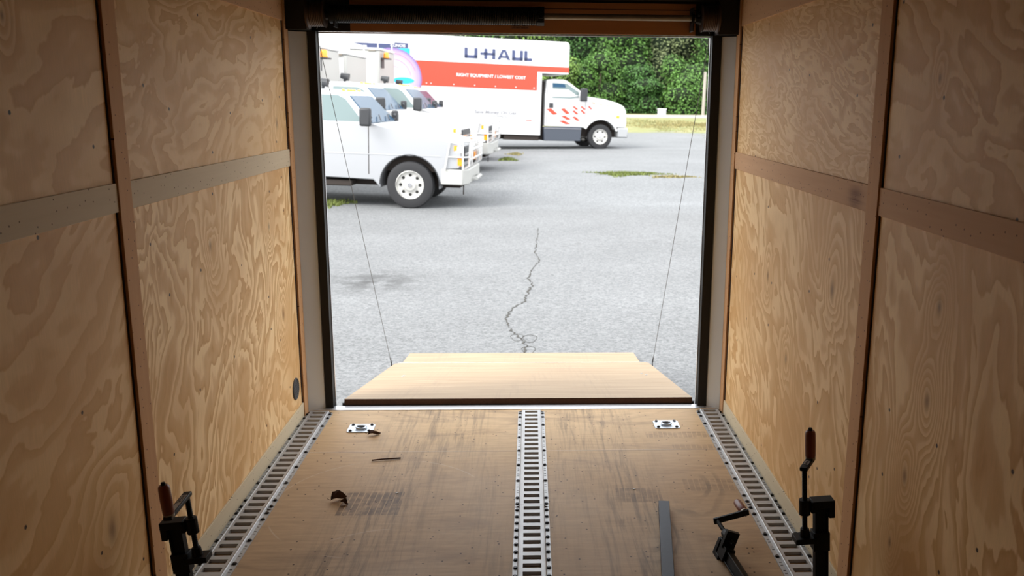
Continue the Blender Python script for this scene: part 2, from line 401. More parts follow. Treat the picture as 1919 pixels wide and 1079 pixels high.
# vehicles
M['white'] = simple('white_vehicle_paint', (.58, .58, .58), .35, Coat_Weight=.2)
M['silver'] = simple('silver_vehicle_paint', (.42, .43, .45), .32, .55, Coat_Weight=.1)
M['whitebox'] = simple('white_box_panel', (.64, .64, .64), .45)
M['orange'] = simple('orange_red_band', (.62, .055, .025), .45)
M['navy'] = simple('navy_letters', (.05, .065, .15), .5)
M['grey_ink'] = simple('grey_ink', (.25, .25, .27), .6)
M['tyre'] = simple('tyre_rubber', (.018, .018, .02), .75)
M['rim'] = simple('cast_rim', (.62, .61, .58), .35, .6)
M['glass'] = NT('vehicle_glass'); M['glass'].P(Base_Color=(.15, .20, .20, 1), Roughness=.08); M['glass'] = M['glass'].m
M['glassdark'] = NT('windscreen_glass'); M['glassdark'].P(Base_Color=(.030, .075, .13, 1), Roughness=.2, Specular_IOR_Level=.06); M['glassdark'] = M['glassdark'].m
M['blackplastic'] = simple('black_plastic', (.03, .032, .036), .55)
M['darkgrey'] = simple('slate_panel', (.055, .065, .085), .5)
M['amber'] = NT('amber_lens'); M['amber'].P(Base_Color=(.95, .33, .01, 1), Roughness=.2, Coat_Weight=.6); M['amber'] = M['amber'].m
M['lens'] = simple('clear_lens', (.75, .76, .74), .1, .4)
M['under'] = simple('undercarriage', (.03, .022, .018), .85)
M['bumper'] = simple('painted_steel_bumper', (.40, .40, .38), .5)
M['chrome'] = simple('chrome', (.7, .7, .72), .15, 1)
M['cyan'] = simple('cyan_graphic', (.03, .42, .70), .5)
M['pink'] = simple('pink_mark', (.75, .12, .10), .5)
t = NT('purple_planet_graphic'); X, Y, Z = t.sep(t.coord())[:3]
d = t.math('SQRT', t.math('ADD', t.math('MULTIPLY', X, X), t.math('MULTIPLY', Z, Z)))
t.P(Base_Color=t.ramp(d, [(0.0, (.56, .53, .62)), (.6, (.50, .45, .58)), (.88, (.36, .28, .48)), (.98, (.16, .09, .28))]), Roughness=.5); M['planet'] = t.m
M['bark'] = simple('bark', (.09, .07, .05), .9, noise=.3)
M['post'] = simple('weathered_post', (.33, .30, .26), .9, noise=.2)
def leafmat(name, c):
    t = NT(name); oi = t.n.nodes.new('ShaderNodeNewGeometry').outputs['Random Per Island']
    a = tuple(q*.55 for q in c); b = tuple(q*1.5 for q in c)
    t.P(Base_Color=t.mix(oi, (*a, 1), (*b, 1)), Roughness=.6); t.b.inputs['Specular IOR Level'].default_value = .3
    return t.m
M['leafA'] = leafmat('leaf_mid_green', (.075, .165, .032)); M['leafB'] = leafmat('leaf_deep_green', (.050, .125, .028)); M['leafC'] = leafmat('leaf_yellow_green', (.13, .22, .045)); M['leafD'] = leafmat('leaf_olive_grey', (.13, .16, .07))
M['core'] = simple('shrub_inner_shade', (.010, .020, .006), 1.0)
M['grassG'] = leafmat('grass_green', (.13, .16, .04)); M['grassY'] = leafmat('grass_dry', (.24, .21, .09))

# ------------------------------------------------------------------ the trailer shell
WL, WR, ZC = -1.065, .932, 1.905
YF, YB = -1.2, 4.02                                   # front wall behind the camera, rear post
def slab(x0, x1, y0, y1, z0, z1): return MB().box(x0, x1, y0, y1, z0, z1)
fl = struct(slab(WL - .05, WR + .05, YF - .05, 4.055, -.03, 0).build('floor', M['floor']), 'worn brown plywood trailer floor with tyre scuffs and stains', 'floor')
struct(slab(WL - .05, WR + .05, YF - .05, 4.14, ZC, ZC + .03).build('ceiling', M['ceil']), 'dark trailer ceiling just above the door header', 'ceiling')
wl = struct(slab(WL - .05, WL - .012, YF - .05, 4.14, -.03, ZC).build('wall_left', M['trailerskin']), 'left trailer wall lined with plywood', 'wall')
wr = struct(slab(WR + .012, WR + .05, YF - .05, 4.14, -.03, ZC).build('wall_right', M['trailerskin']), 'right trailer wall lined with plywood', 'wall')
wf = struct(slab(WL - .05, WR + .05, YF - .05, YF, 0, ZC).build('wall_front', plywood('ply_front', 9, 0.3, .35, 2.0, 7, LT, MD, DK, axes='yz')), 'plywood front wall of the trailer', 'wall')
SY, RY = 2.345, 2.33                                   # joint line hidden by the uprights
P = {}
P['lf_u'] = plywood('ply_left_front_upper', 1, R(85), .35, 2.8, 6.5, LT, MD, DK, knots=((1.9, 1.62, .07, .30),), contrast=.65)
P['lf_l'] = plywood('ply_left_front_lower', 2, R(60), .38, 2.8, 7.0, LT, MD, DK, knots=((2.12, .38, .2, .30), (1.9, .1, .15, .3)), contrast=.55)
P['lr_u'] = plywood('ply_left_rear_upper', 3, R(80), .42, 3.6, 8.0, LT, MD, DK, knots=((3.82, 1.36, .12, .30),), contrast=.6, warp=.9)
P['lr_l'] = plywood('ply_left_rear_lower', 4, R(25), .40, 3.2, 10.0, LT, MD, DK, knots=((2.95, .98, .10, .35), (3.62, .95, .09, .4), (3.75, .55, .14, .4)), contrast=1.0, warp=.9)
P['rr_u'] = plywood('ply_right_rear_upper', 5, R(75), .30, 8.5, 8.0, LT, MD, DK, contrast=.8, warp=.4)
P['rr_l'] = plywood('ply_right_rear_lower', 6, R(40), .34, 3.2, 9.0, LT, MD, DK, knots=((3.35, .80, .10, .40), (2.62, .90, .16, .40), (3.05, .55, .10, .3)), contrast=.75, warp=.8)
P['rf_u'] = plywood('ply_right_front_upper', 7, R(70), .45, 2.8, 8.0, LT, MD, DK, knots=((2.02, 1.52, .06, .30),), contrast=.7)
P['rf_l'] = plywood('ply_right_front_lower', 8, R(15), .30, 3.0, 9.0, LT, MD, DK, knots=((1.915, 1.01, .10, .55), (1.93, .78, .12, .55), (2.01, .555, .12, .6), (2.06, .35, .08, .5)), contrast=.8, warp=.6)
for (x0, x1, wall, pre, ys) in ((WL - .012, WL, wl, 'l', SY), (WR, WR + .012, wr, 'r', RY)):
    for (a, y0, y1) in (('f', YF, ys), ('r', ys, YB)):
        for (b, z0, z1) in (('l', 0, 1.21), ('u', 1.21, ZC)):
            slab(x0, x1, y0 + .0008, y1 - .0008, z0, z1).build('plywood_sheet', P[pre + a + '_' + b], wall)
T = .006
tn = [0]
def trim(x0, x1, y0, y1, z0, z1, mat, label, bevel=.0008):
    tn[0] += 1
    return struct(slab(x0, x1, y0, y1, z0, z1).build('trim_%d' % tn[0], mat, bevel=bevel, seg=1), label, 'trim')
Z1, Z2, ZT = 1.171, 1.245, 1.79
for (s, W_, st0, st1, nm, rm) in ((1, WL, 2.312, 2.385, 'left', 'rail_grey'), (-1, WR, 2.298, 2.375, 'right', 'rail_brown')):
    def X(a, b): return (W_ + s*a, W_ + s*b) if s > 0 else (W_ - b, W_ - a)
    xa, xb = X(0, .010)
    trim(xa, xb, st0, st1, 0, ZC, M['batten_v'], 'upright wooden cover strip over the sheet joint of the %s wall' % nm)
    trim(xa, xb, 3.975, YB + .02, 0, ZC, M['batten_v'], 'upright wooden end strip at the rear edge of the %s wall' % nm)
    xa, xb = X(0, .006)
    trim(xa, xb, st1 + .0006, 3.9745, Z1, Z2, M[rm], 'stapled horizontal rail of the %s wall, between upright and doorway' % nm)
    trim(xa, xb, YF, st0 - .0006, Z1, Z2, M['rail_grey' if s > 0 else 'rail_brown'], 'stapled horizontal rail of the %s wall, on the camera side of the upright' % nm)
    trim(xa, xb, st1 + .0006, 3.9745, ZT, ZC, M['rail_brown'], 'top horizontal board of the %s wall, near the doorway' % nm)
    bb = slab(xa, xb, YF, 3.9745, 0, .072)
    struct(bb.build('baseboard_%s' % nm, M['base_wood'], bevel=.0008, seg=1), 'pale skirting strip along the foot of the %s wall' % nm, 'baseboard')
    # dark slivers painted in as the shadow on the camera side of the uprights
    xa, xb = X(0, .0025)
    for (a, b) in ((st0 - .007, st0 - .0006), (3.966, 3.9745)):
        g_ = struct(MB().box(xa, xb, a, b, .0725, Z1 - .0005).box(xa, xb, a, b, Z2 + .0005, ZT - .0005).build('trim_%d' % (tn[0] + 1), M['edge']), 'dark sliver standing in for the shadow beside the upright strip', 'trim'); tn[0] += 1
# rear frame: angled jamb plates, black seal posts, rim, header
YD = 4.10
for (s, W_, nm, xi) in ((1, WL, 'left', -.985), (-1, WR, 'right', .866)):
    pw = W_ + s * .010
    m = MB().prism([(pw, 4.042), (xi, YD - .008), (xi, YD), (W_ - s*.012, YD), (W_ - s*.012, 4.042)], lambda u, v: (u, v, 0), lambda u, v: (u, v, 1.752))
    struct(m.build('door_%d_jamb_plate' % (1 if s > 0 else 2) if False else 'trim_%d' % (tn[0] + 1), M['jamb']), 'brushed metal jamb plate on the %s side of the doorway' % nm, 'trim'); tn[0] += 1
    x_in = -.948 if s > 0 else .824
    a, b = sorted((xi, x_in))
    struct(slab(a, b, YD - .012, YD + .03, 0, 1.757).build('trim_%d' % (tn[0] + 1), M['rubber']), 'black seal post on the %s side of the doorway' % nm, 'trim'); tn[0] += 1
    a, b = sorted((x_in - s*.004, x_in + s*.0035))
    struct(slab(a, b, YD + .0305, YD + .040, -.02, 1.762).build('trim_%d' % (tn[0] + 1), M['sill']), 'thin bright metal edge along the %s side of the doorway' % nm, 'trim'); tn[0] += 1
    a, b = sorted((W_ - s*.012, W_ + s*.10))
    struct(slab(a, b, YD + .005 - .1, YD + .03, 1.757, ZC).build('trim_%d' % (tn[0] + 1), M['black']), 'black steel header end plate at the %s top corner' % nm, 'trim'); tn[0] += 1
    a, b = sorted((W_ - s*.012, x_in - s*.0045))
    struct(slab(a, b, YD + .0305, YD + .05, -.15, ZC).build('trim_%d' % (tn[0] + 1), M['trailerskin']), 'outer corner post beside the doorway on the %s side' % nm, 'trim'); tn[0] += 1
struct(slab(WL + .1005, WR - .1005, YD + .005, YD + .03, 1.757, ZC).build('trim_%d' % (tn[0] + 1), M['black']), 'black steel header beam above the doorway', 'trim'); tn[0] += 1
hb = struct(slab(-.795, .745, YD - .008, YD + .0045, 1.758, 1.893).build('trim_%d' % (tn[0] + 1), M['header'], bevel=.001, seg=1), 'reddish brown header board above the doorway', 'trim'); tn[0] += 1
struct(slab(-.955, .83, YD + .0305, YD + .045, 1.751, 1.7565).build('trim_%d' % (tn[0] + 1), M['sill']), 'thin bright metal edge under the header', 'trim'); tn[0] += 1
struct(slab(WL - .012, WR + .012, 4.0552, 4.115, -.02, .003).build('trim_%d' % (tn[0] + 1), M['sill'], bevel=.001, seg=1), 'bright aluminium sill strip across the doorway', 'trim'); tn[0] += 1
struct(slab(WL - .05, WR + .05, 4.05, 4.135, -.16, -.0305).build('trim_%d' % (tn[0] + 1), M['black']), 'black rear cross member below the sill', 'trim'); tn[0] += 1

# ------------------------------------------------------------------ floor tracks
def track_segment(L, first, last):
    """galvanised track, long axis +y, returns mesh of plate with slots; cells of 0.0508"""
    m = MB(); bm = m.bm; p = .0508; n = round(L / p)
    hx, zt, zf = .042, .012, .003
    prof = [(-.0625, 0), (-.0625, zf), (-.0475, zf), (-.044, zt), (-.041, zt + .0014), (-.037, zt)]
    pl = prof; pr = [(-x, z) for (x, z) in prof]
    y0, y1 = 0, n * p
    for q in (pl, pr):
        a = [bm.verts.new((x, y0, z)) for x, z in q]; b = [bm.verts.new((x, y1, z)) for x, z in q]
        for i in range(len(q) - 1): bm.faces.new((a[i], a[i+1], b[i+1], b[i]))
        bm.faces.new(a); bm.faces.new(b)
    sx, sy = .0295, .0135
    for k in range(n):
        c = (k + .5) * p; ya, yb = k * p, (k + 1) * p
        o = [bm.verts.new(v) for v in ((-.037, ya, zt), (.037, ya, zt), (.037, yb, zt), (-.037, yb, zt))]
        i_ = [bm.verts.new(v) for v in ((-sx, c-sy, zt), (sx, c-sy, zt), (sx, c+sy, zt), (-sx, c+sy, zt))]
        l_ = [bm.verts.new(v) for v in ((-sx, c-sy, .0006), (sx, c-sy, .0006), (sx, c+sy, .0006), (-sx, c+sy, .0006))]
        for j in range(4):
            q = (j + 1) % 4; bm.faces.new((o[j], o[q], i_[q], i_[j])); bm.faces.new((i_[j], i_[q], l_[q], l_[j]))
    bm.faces.new([bm.verts.new(v) for v in ((-.037, 0, zt), (.037, 0, zt), (.037, 0, 0), (-.037, 0, 0))])
    bm.faces.new([bm.verts.new(v) for v in ((-.037, y1, zt), (.037, y1, zt), (.037, y1, 0), (-.037, y1, 0))])
    return m, n
bolt_mesh = MB().cyl((0, 0, 0), (0, 0, .0055), .0062, .0055, 6).cyl((0, 0, -.0004), (0, 0, .0012), .0085, seg=12).mesh('bolt', M['bolt'])
def track(xc, y0, n, bolts, label, sides=(-1, 1)):
    r = thing('cargo_track', label, 'track', (xc, y0, .0003), (0, 0, 0), 'slotted floor tracks')
    m, nn = track_segment(n * .0508, 0, 0); nf0 = len(m.bm.faces)
    hm = m
    for s in (-1, 1):
        for k in range(n):
            if k in bolts: continue
            for dy in (-.006, .012):
                y = (k + .5) * .0508 + dy; hm.box(s*.0535 - .004, s*.0535 + .004, y, y + .0032, .0026, .0034)
    m.bm.faces.ensure_lookup_table()
    for f_ in m.bm.faces[nf0:]: f_.material_index = 1
    ro = m.build('slotted_rail', M['galv'], r); ro.data.materials.append(M['cavity'])
    for k in bolts:
        for s in sides:
            b = bpy.data.objects.new('bolt', bolt_mesh); C.objects.link(b); b.parent = r
            b.location = (s * .0535, (k + .5) * .0508, .003)
            b.rotation_euler = (0, 0, k * .7)
NF = 20; NN = 24; J = 3.000
for (xc, nm) in ((-.998, 'along the left wall'), (.007, 'down the middle of the floor'), (.866, 'along the right wall')):
    side_ = nm.startswith('along')
    fb = [0, 1, 4, 7, 10, 13, 16, 18, 19]
    nb = [n_ for n_ in ([23, 22, 19, 16, 13, 10, 7, 4] if side_ else list(range(12, 24)))]
    w = xc
    track(w, J + .0006, NF, fb, 'slotted steel floor track %s, far length by the sill' % nm)
    track(w, J - NN * .0508 - .0006, NN, nb, 'slotted steel floor track %s, near length' % nm)

# ------------------------------------------------------------------ D-ring pans
def rrect(cx, cy, w, h, r, n=5):
    pts = []
    for (sx, sy, a0) in ((1, 1, 0), (-1, 1, 90), (-1, -1, 180), (1, -1, 270)):
        for i in range(n + 1):
            a = R(a0 + 90 * i / n); pts.append((cx + sx*(w/2 - r) + r*math.cos(a), cy + sy*(h/2 - r) + r*math.sin(a)))
    return pts
def ring_faces(bm, A, B):
    n = len(A)
    for i in range(n): bm.faces.new((A[i], A[(i+1) % n], B[(i+1) % n], B[i]))
def dring(x, y, label, rz=0):
    r = thing('tie_down_ring', label, 'tie-down ring', (x, y, .0003), (0, 0, rz), 'recessed tie-down rings')
    m = MB(); bm = m.bm
    o0 = [bm.verts.new((*p, 0)) for p in rrect(0, 0, .118, .104, .016)]
    o1 = [bm.verts.new((*p, .0035)) for p in rrect(0, 0, .116, .102, .016)]
    i1 = [bm.verts.new((*p, .0045)) for p in rrect(0, -.002, .062, .066, .018)]
    i2 = [bm.verts.new((*p, .0010)) for p in rrect(0, -.002, .050, .054, .016)]
    ring_faces(bm, o0, o1); ring_faces(bm, o1, i1); ring_faces(bm, i1, i2); bm.faces.new(i2)
    m.build('pan', M['zinc'], r, smooth=True)
    MB().cyl((0, -.004, .0011), (0, -.004, .0016), .017, seg=20).box(-.022, .022, .014, .024, .0011, .0016).build('recess', M['cavity'], r)
    pts = [(-.020, .012, .008), (-.020, -.006, .008)] + [(-.020*math.cos(R(a)), -.006 - .018*math.sin(R(a)), .008) for a in range(15, 180, 15)] + [(.020, -.006, .008), (.020, .012, .008)]
    MB().tube(pts, .0042, 8, closed=True).build('ring', M['zinc'], r, smooth=True)
    MB().box(-.010, .010, .008, .017, .006, .0135).build('ring_clip', M['zinc'], r, bevel=.002)
    for sx in (-1, 1):
        for sy in (-1, 1):
            b = bpy.data.objects.new('bolt', bolt_mesh); C.objects.link(b); b.parent = r; b.location = (sx*.042, sy*.037, .0038)
dring(-.765, 3.815, 'zinc tie-down ring pan in the floor nearer the left track, leaf at its corner')
dring(.632, 3.838, 'zinc tie-down ring pan in the floor nearer the right track')

# ------------------------------------------------------------------ vent on the left wall
v = thing('round_vent', 'small round black louvred vent low on the left wall by the doorway', 'vent', (WL, 3.872, .172))
MB().lathe([(0, .050), (.004, .050), (.006, .047), (.004, .041), (.0012, .040)], (0, 0, 0), (1, 0, 0), 28).build('vent_ring', M['blackplastic'], v, smooth=True)
m = MB()
for k in range(-4, 5):
    z = k * .0085; hw = math.sqrt(max(.0, .040**2 - z*z)); m.box(.0013, .0042, -hw, hw, z - .0012, z + .0016)
m.build('louvre', simple('vent_louvre', (.08, .08, .08), .5), v)

# ------------------------------------------------------------------ spring, shaft, drums, cables
ts = thing('torsion_spring', 'black coiled torsion spring on the steel shaft above the doorway', 'spring', (-.85, 4.035, 1.826))
m = MB(); turns = 118; L = .885; pts = []
for i in range(turns * 12 + 1):
    a = 2 * PI * i / 12; pts.append((L * i / (turns * 12), .036 * math.cos(a), .036 * math.sin(a)))
m.tube(pts, .0041, 5); m.build('coil', M['spring'], ts, smooth=True)
MB().cyl((-.02, 0, 0), (.01, 0, 0), .041, seg=20).build('fixed_cone', M['blackiron'], ts, bevel=.002)
MB().cyl((L - .006, 0, 0), (L + .028, 0, 0), .041, seg=8).box(L + .002, L + .022, -.052, .046, -.012, .012).build('winding_cone', M['blackiron'], ts, bevel=.002)
sh = MB().cyl((-.985, 4.035, 1.826), (.868, 4.035, 1.826), .0135, seg=18).build('door_shaft', M['shaft'], smooth=True)
tag(sh, 'dull steel shaft above the doorway carrying the spring and drums', 'shaft')
for (x, s, nm) in ((-.925, 1, 'left'), (.795, -1, 'right')):
    d = thing('cable_drum', 'ribbed cable drum at the %s top corner of the doorway' % nm, 'drum', (x, 4.035, 1.826), (0, 0, 0), 'cable drums')
    prof = [(-.040, .020), (-.040, .066), (-.034, .066), (-.032, .058)]
    for k in range(8):
        h = -.030 + k * .0075; prof += [(h, .0555), (h + .0037, .053)]
    prof += [(.032, .058), (.036, .060), (.038, .050), (.040, .020)]
    if s < 0: prof = [(-h, r) for h, r in prof][::-1]
    MB().lathe(prof, (0, 0, 0), (1, 0, 0), 40).build('drum_body', M['drum'], d, smooth=True)
    MB().cyl((s*.040, 0, 0), (s*.062, 0, 0), .030, .022, 10).build('hub', M['blackiron'], d)
    for a in (40, 160, 280):
        MB().cyl((s*.052, .02*math.cos(R(a)), .02*math.sin(R(a))), (s*.052, .038*math.cos(R(a)), .038*math.sin(R(a))), .005, seg=6).build('set_screw', M['bolt'], d)
    bx = x + s * .075
    bk = thing('bearing_bracket', 'black steel bearing bracket beside the %s cable drum' % nm, 'bracket', (bx, 4.06, 1.77), (0, 0, 0), 'bearing brackets')
    MB().box(-.003, .003, -.045, .0315, 0, .10).build('plate', M['black'], bk)
    MB().cyl((-.006, -.025, .056), (.006, -.025, .056), .026, seg=16).build('bearing', M['blackiron'], bk)
for (a, b, nm) in (((-.958, 4.146, 1.765), (-.925, 5.70, -.262), 'left'), ((.822, 4.146, 1.765), (.828, 5.69, -.262), 'right')):
    c = thing('lift_cable', 'thin steel cable from the %s drum down to the ramp corner' % nm, 'cable', (0, 0, 0), (0, 0, 0), 'ramp lift cables')
    A = Vector(a); B = Vector(b); dx = Vector((-.925 if nm == 'left' else .795, 4.035, 1.77))
    MB().tube([dx, A, A + (B - A)*.3, A + (B - A)*.6, B], .0016, 6).build('wire', M['cable'], c)
    MB().cyl(B, B + Vector((0, -.03, .045)), .004, seg=8).tube([B + Vector((0, .01*math.cos(R(q)), .012*math.sin(R(q)) - .010)) for q in range(0, 360, 30)], .0025, 6, True).build('end_shackle', M['bolt'], c)
stk = slab(-.086, -.002, YD - .0089, YD - .0082, 1.776, 1.800).build('warning_sticker', M['sticker']); tag(stk, 'small faded warning sticker on the header board below the spring', 'sticker')
text('sticker_text', 'CAUTION', .0125, M['stickertext'], stk, (-.078, YD - .0090, 1.788), bold=.0005, ext=.0001, xs=1.25)
text('sticker_text', 'DO NOT ADJUST', .0070, M['stickertext'], stk, (-.078, YD - .0090, 1.779), bold=.0003, ext=.0001, xs=1.3)

# ------------------------------------------------------------------ ramp and flap
rl = 1.64; rp = R(10.7)
ra = thing('loading_ramp', 'plywood ramp door lowered from the sill onto the gravel', 'ramp', (-.05, 4.135, .012), (-rp, 0, 0))
W2 = .855
MB().prism([(-W2, 0), (W2, 0), (W2, rl - .035), (W2 - .03, rl), (-W2 + .03, rl), (-W2, rl - .035)], lambda u, v: (u, v, -.001), lambda u, v: (u, v, .018)).build('ramp_deck', M['ramp'], ra)
MB().box(-W2, W2, -.002, -.0003, -.0095, .018).build('front_edge', M['plyedge'], ra)
MB().box(-W2 - .01, W2 + .01, .0, rl - .04, -.035, -.0012).build('underframe', M['black'], ra)
MB().box(-W2 + .015, W2 - .015, rl + .0004, rl + .010, .010, .0196).build('hinge_strip', M['sill'], ra)
for (x, y) in ((-.70, .95), (-.70, .90), (.73, 1.0), (.75, .93)):
    MB().cyl((x, y, .0182), (x, y, .0195), .008, seg=10).build('bolt_head', M['zinc'], ra)
fp = thing('ramp_flap', 'narrow plywood transition flap lying on the gravel beyond the ramp', 'ramp flap', (-.055, 4.135 + math.cos(rp)*(rl + .012), .012 - math.sin(rp)*(rl + .012)), (-R(5.5), 0, 0))
MB().prism([(-.807, 0), (.807, 0), (.803, .36), (-.803, .36)], lambda u, v: (u, v, 0), lambda u, v: (u, v, .017)).build('flap_deck', M['ramp'], fp)
MB().tube([(-.80, -.004, .012), (.80, -.004, .012)], .004, 6).build('hinge_pin', M['sill'], fp)

# ------------------------------------------------------------------ clamps
def clamp(label, loc, rot, bar_top, screw_lo, screw_hi, arm_deg, foot_z, arm_len=.085, nm_text=True, bar_len=None):
    r = thing('bar_clamp', label, 'clamp', loc, rot, 'black crank bar clamps')
    m = MB(); m.box(-.0185, .0185, -.007, .007, .0, bar_top).box(-.0185, -.0135, -.012, .012, 0, bar_top - .002).box(.0135, .0185, -.012, .012, 0, bar_top - .002)
    m.build('bar', M['blackiron'], r, bevel=.001)
    z = bar_top
    m = MB(); m.box(-.034, .026, -.019, .019, z - .012, z + .008).box(-.034, -.018, -.019, .019, z - .042, z - .010).box(.018, .030, -.016, .016, z - .026, z + .006)
    m.cyl((.044, 0, z - .034), (.044, 0, z + .010), .0155, seg=14)
    m.build('fixed_head', M['blackiron'], r, bevel=.0035, seg=3)
    m = MB(); k = 0; sx = .044
    prof = []; h = screw_lo
    while h < screw_hi: prof += [(h, .0072), (h + .0018, .0072), (h + .0027, .0056), (h + .0036, .0056)]; h += .0045
    m.lathe(prof, (sx, 0, 0), (0, 0, 1), 14); m.build('screw', M['blackiron'], r)
    f = foot_z
    m = MB(); m.cyl((sx, 0, f + .012), (sx, 0, f + .034), .0145, .012, 14).box(sx - .030, sx + .030, -.022, .022, f - .004, f + .012).box(-.021, .024, -.017, .017, f - .030, f + .024)
    m.build('sliding_jaw', M['blackiron'], r, bevel=.003, seg=3)
    a = R(arm_deg); e = Vector((sx + arm_len*math.cos(a), arm_len*math.sin(a), screw_hi))
    rotm = Matrix.Translation((sx, 0, screw_hi)) @ Matrix.Rotation(a, 4, 'Z')
    arm = MB().box(-.012, arm_len + .014, -.0105, .0105, -.004, .007, rotm).build('crank_arm', M['blackiron'], r, bevel=.002)
    if nm_text:
        MB().box(.012, arm_len - .022, -.0062, .0062, .0071, .0075, rotm).build('name_plate', simple('name_plate_paint', (.45, .40, .34), .5), arm)
        t_ = text('name_text', 'WAZAL', .013, M['cavity'], arm, rotm @ Vector((.014, -.0045, .0077)), rot=(0, 0, a), bold=.0004, ext=.0001, xs=1.0)
    prof = [(.009, .012), (.012, .0140), (.045, .0146), (.076, .0142), (.083, .0130), (.087, .0095)]
    MB().lathe(prof, e, (0, 0, 1), 20).build('grip', M['grip'], r, smooth=True)
    MB().cyl(e + Vector((0, 0, .003)), e + Vector((0, 0, .0098)), .0135, seg=18).build('ferrule', M['shaft'], r)
    MB().cyl(e + Vector((0, 0, .087)), e + Vector((0, 0, .094)), .0065, .005, seg=12).build('end_cap', M['blackiron'], r)
    return r
clamp('black crank bar clamp standing upright beside the left track', (-.912, 2.20, .0145), (0, R(-5), 0), .345, .270, .418, 272, .235, arm_len=.125)
clamp('black crank bar clamp standing upright beside the right wall', (.820, 2.20, .0145), (0, R(4), PI), .385, .305, .485, 238, .275, arm_len=.062)
# lying one: local z (its length) along +y of the floor, screw side up
lc = clamp('black crank bar clamp lying on the floor near the right track', (.695, 2.28, .022), (0, 0, 0), .372, .30, .470, 58, .33, arm_len=.10)
ax = Vector((-.10, 1.0, .0)).normalized(); upv = Vector((.35, 0, 1)); upv = (upv - ax*upv.dot(ax)).normalized(); yv = ax.cross(upv)
lc.matrix_world = Matrix(((upv.x, yv.x, ax.x, .672), (upv.y, yv.y, ax.y, 2.285), (upv.z, yv.z, ax.z, .0235), (0, 0, 0, 1)))
# steel bar lying on the floor
rb = MB(); A = Vector((.492, 2.985, 0)); B = Vector((.405, 2.28, 0)); d = (B - A).normalized(); n_ = Vector((-d.y, d.x, 0))
w = .0195
rb.prism([(0, 0), (w*2, 0), (w*2, .03), (0, .03)], lambda u, v: A + n_*(u - w) + Vector((0, 0, v)), lambda u, v: B + n_*(u - w) + Vector((0, 0, v)))
rb = rb.build('steel_bar', M['navybar'], bevel=.0015); rb.location.z = .0004
tag(rb, 'blue-black rectangular steel bar lying on the floor beside the lying clamp', 'bar')

# ------------------------------------------------------------------ debris
def leaf(x, y, s, rz, label, curl=.35, n=6):
    m = MB(); bm = m.bm; top = []; bot = []
    rnd = random.Random(int(x*1000) + int(y*77))
    for side in (-1, 1):
        row = []
        for i in range(n + 1):
            t_ = i / n; wv = math.sin(PI * min(1, t_*1.05)) * s * .28 * (1 + rnd.uniform(-.25, .25))
            row.append(((t_ - .5)*s, side*wv, abs(side*wv)*curl*1.6 + .10*s*math.sin(t_*5 + side) + .12*s))
        top.append(row)
    for dz in (0, .0007):
        A_ = [bm.verts.new((p[0], p[1], p[2] + dz)) for p in top[0]]; B_ = [bm.verts.new((p[0], p[1], p[2] + dz)) for p in top[1]]
        M_ = [bm.verts.new(((i/n - .5)*s, 0, .02*s + dz + .004*math.sin(i))) for i in range(n + 1)]
        for i in range(n):
            bm.faces.new((A_[i], A_[i+1], M_[i+1], M_[i])); bm.faces.new((M_[i], M_[i+1], B_[i+1], B_[i]))
    m.tube([(-s*.5, 0, .02*s), (-s*.72, .05*s, .01)], .0009, 5)
    zmin = min(v.co.z for v in bm.verts)
    for v in bm.verts: v.co.z -= zmin
    o = m.build('dead_leaf', M['leaf'], loc=(x, y, .0004), rot=(0, 0, rz)); tag(o, label, 'leaf', 'dead leaves on the floor')
leaf(-.712, 3.085, .060, .5, 'curled dark dead leaf left of the striped floor stain', .9)
leaf(-.683, 3.045, .034, -.5, 'small dead leaf fragment just below the curled dark leaf', .7)
leaf(-.692, 3.738, .055, .25, 'brown dead leaf at the corner of the left tie-down ring')
o = MB().tube([(-.060, -.012, .004), (-.02, -.003, .005), (.02, .004, .004), (.055, .013, .003)], .0032, 5).build('bark_sliver', M['leaf'], loc=(-.592, 3.452, .001)); tag(o, 'dark sliver of bark on the floor below the left tie-down ring', 'bark sliver')
for (x, y, l) in ((-.510, 3.131, 'white paper crumb at the top of the left striped stain'), (.396, 3.146, 'white paper crumb at the top of the right striped stain')):
    o = MB().prism([(0, 0), (.010, .001), (.012, .005), (.003, .006)], lambda u, v: (u, v, 0), lambda u, v: (u, v, .002)).build('paper_scrap', M['speck'], loc=(x, y, .0005)); tag(o, l, 'scrap', 'paper crumbs')

# ------------------------------------------------------------------ ground outside
def sstep(v, a, b):
    t_ = min(1, max(0, (v - a)/(b - a))); return t_*t_*(3 - 2*t_)
def gz(x, y):
    z = -.345 + .19 * sstep(y, 16.2, 20)
    z += .028 * max(0, -(x + 2.0)) * sstep(y, 9, 14) * (1 - sstep(-x, 12, 20)*.5)
    z += .13 * sstep(y, 33, 45) + .62 * sstep(y, 44, 61) + .012 * max(0, y - 61)
    return z
m = MB(); bm = m.bm
xs = [-60, -40, -28, -20] + [-16 + i for i in range(0, 33)] + [20, 28, 40, 60]; ys_ = [-8, -4, 0, 3, 4.2, 5, 6, 7, 8] + [9 + i*.75 for i in range(0, 20)] + [24.5 + i*2 for i in range(0, 14)] + [55, 60, 70, 90, 120]
gv = [[bm.verts.new((x, y, gz(x, y))) for x in xs] for y in ys_]
for j in range(len(ys_) - 1):
    for i in range(len(xs) - 1): bm.faces.new((gv[j][i], gv[j][i+1], gv[j+1][i+1], gv[j+1][i]))
g = m.build('ground', M['ground'], smooth=True); struct(g, 'grey gravel and worn asphalt lot outside the trailer', 'ground')
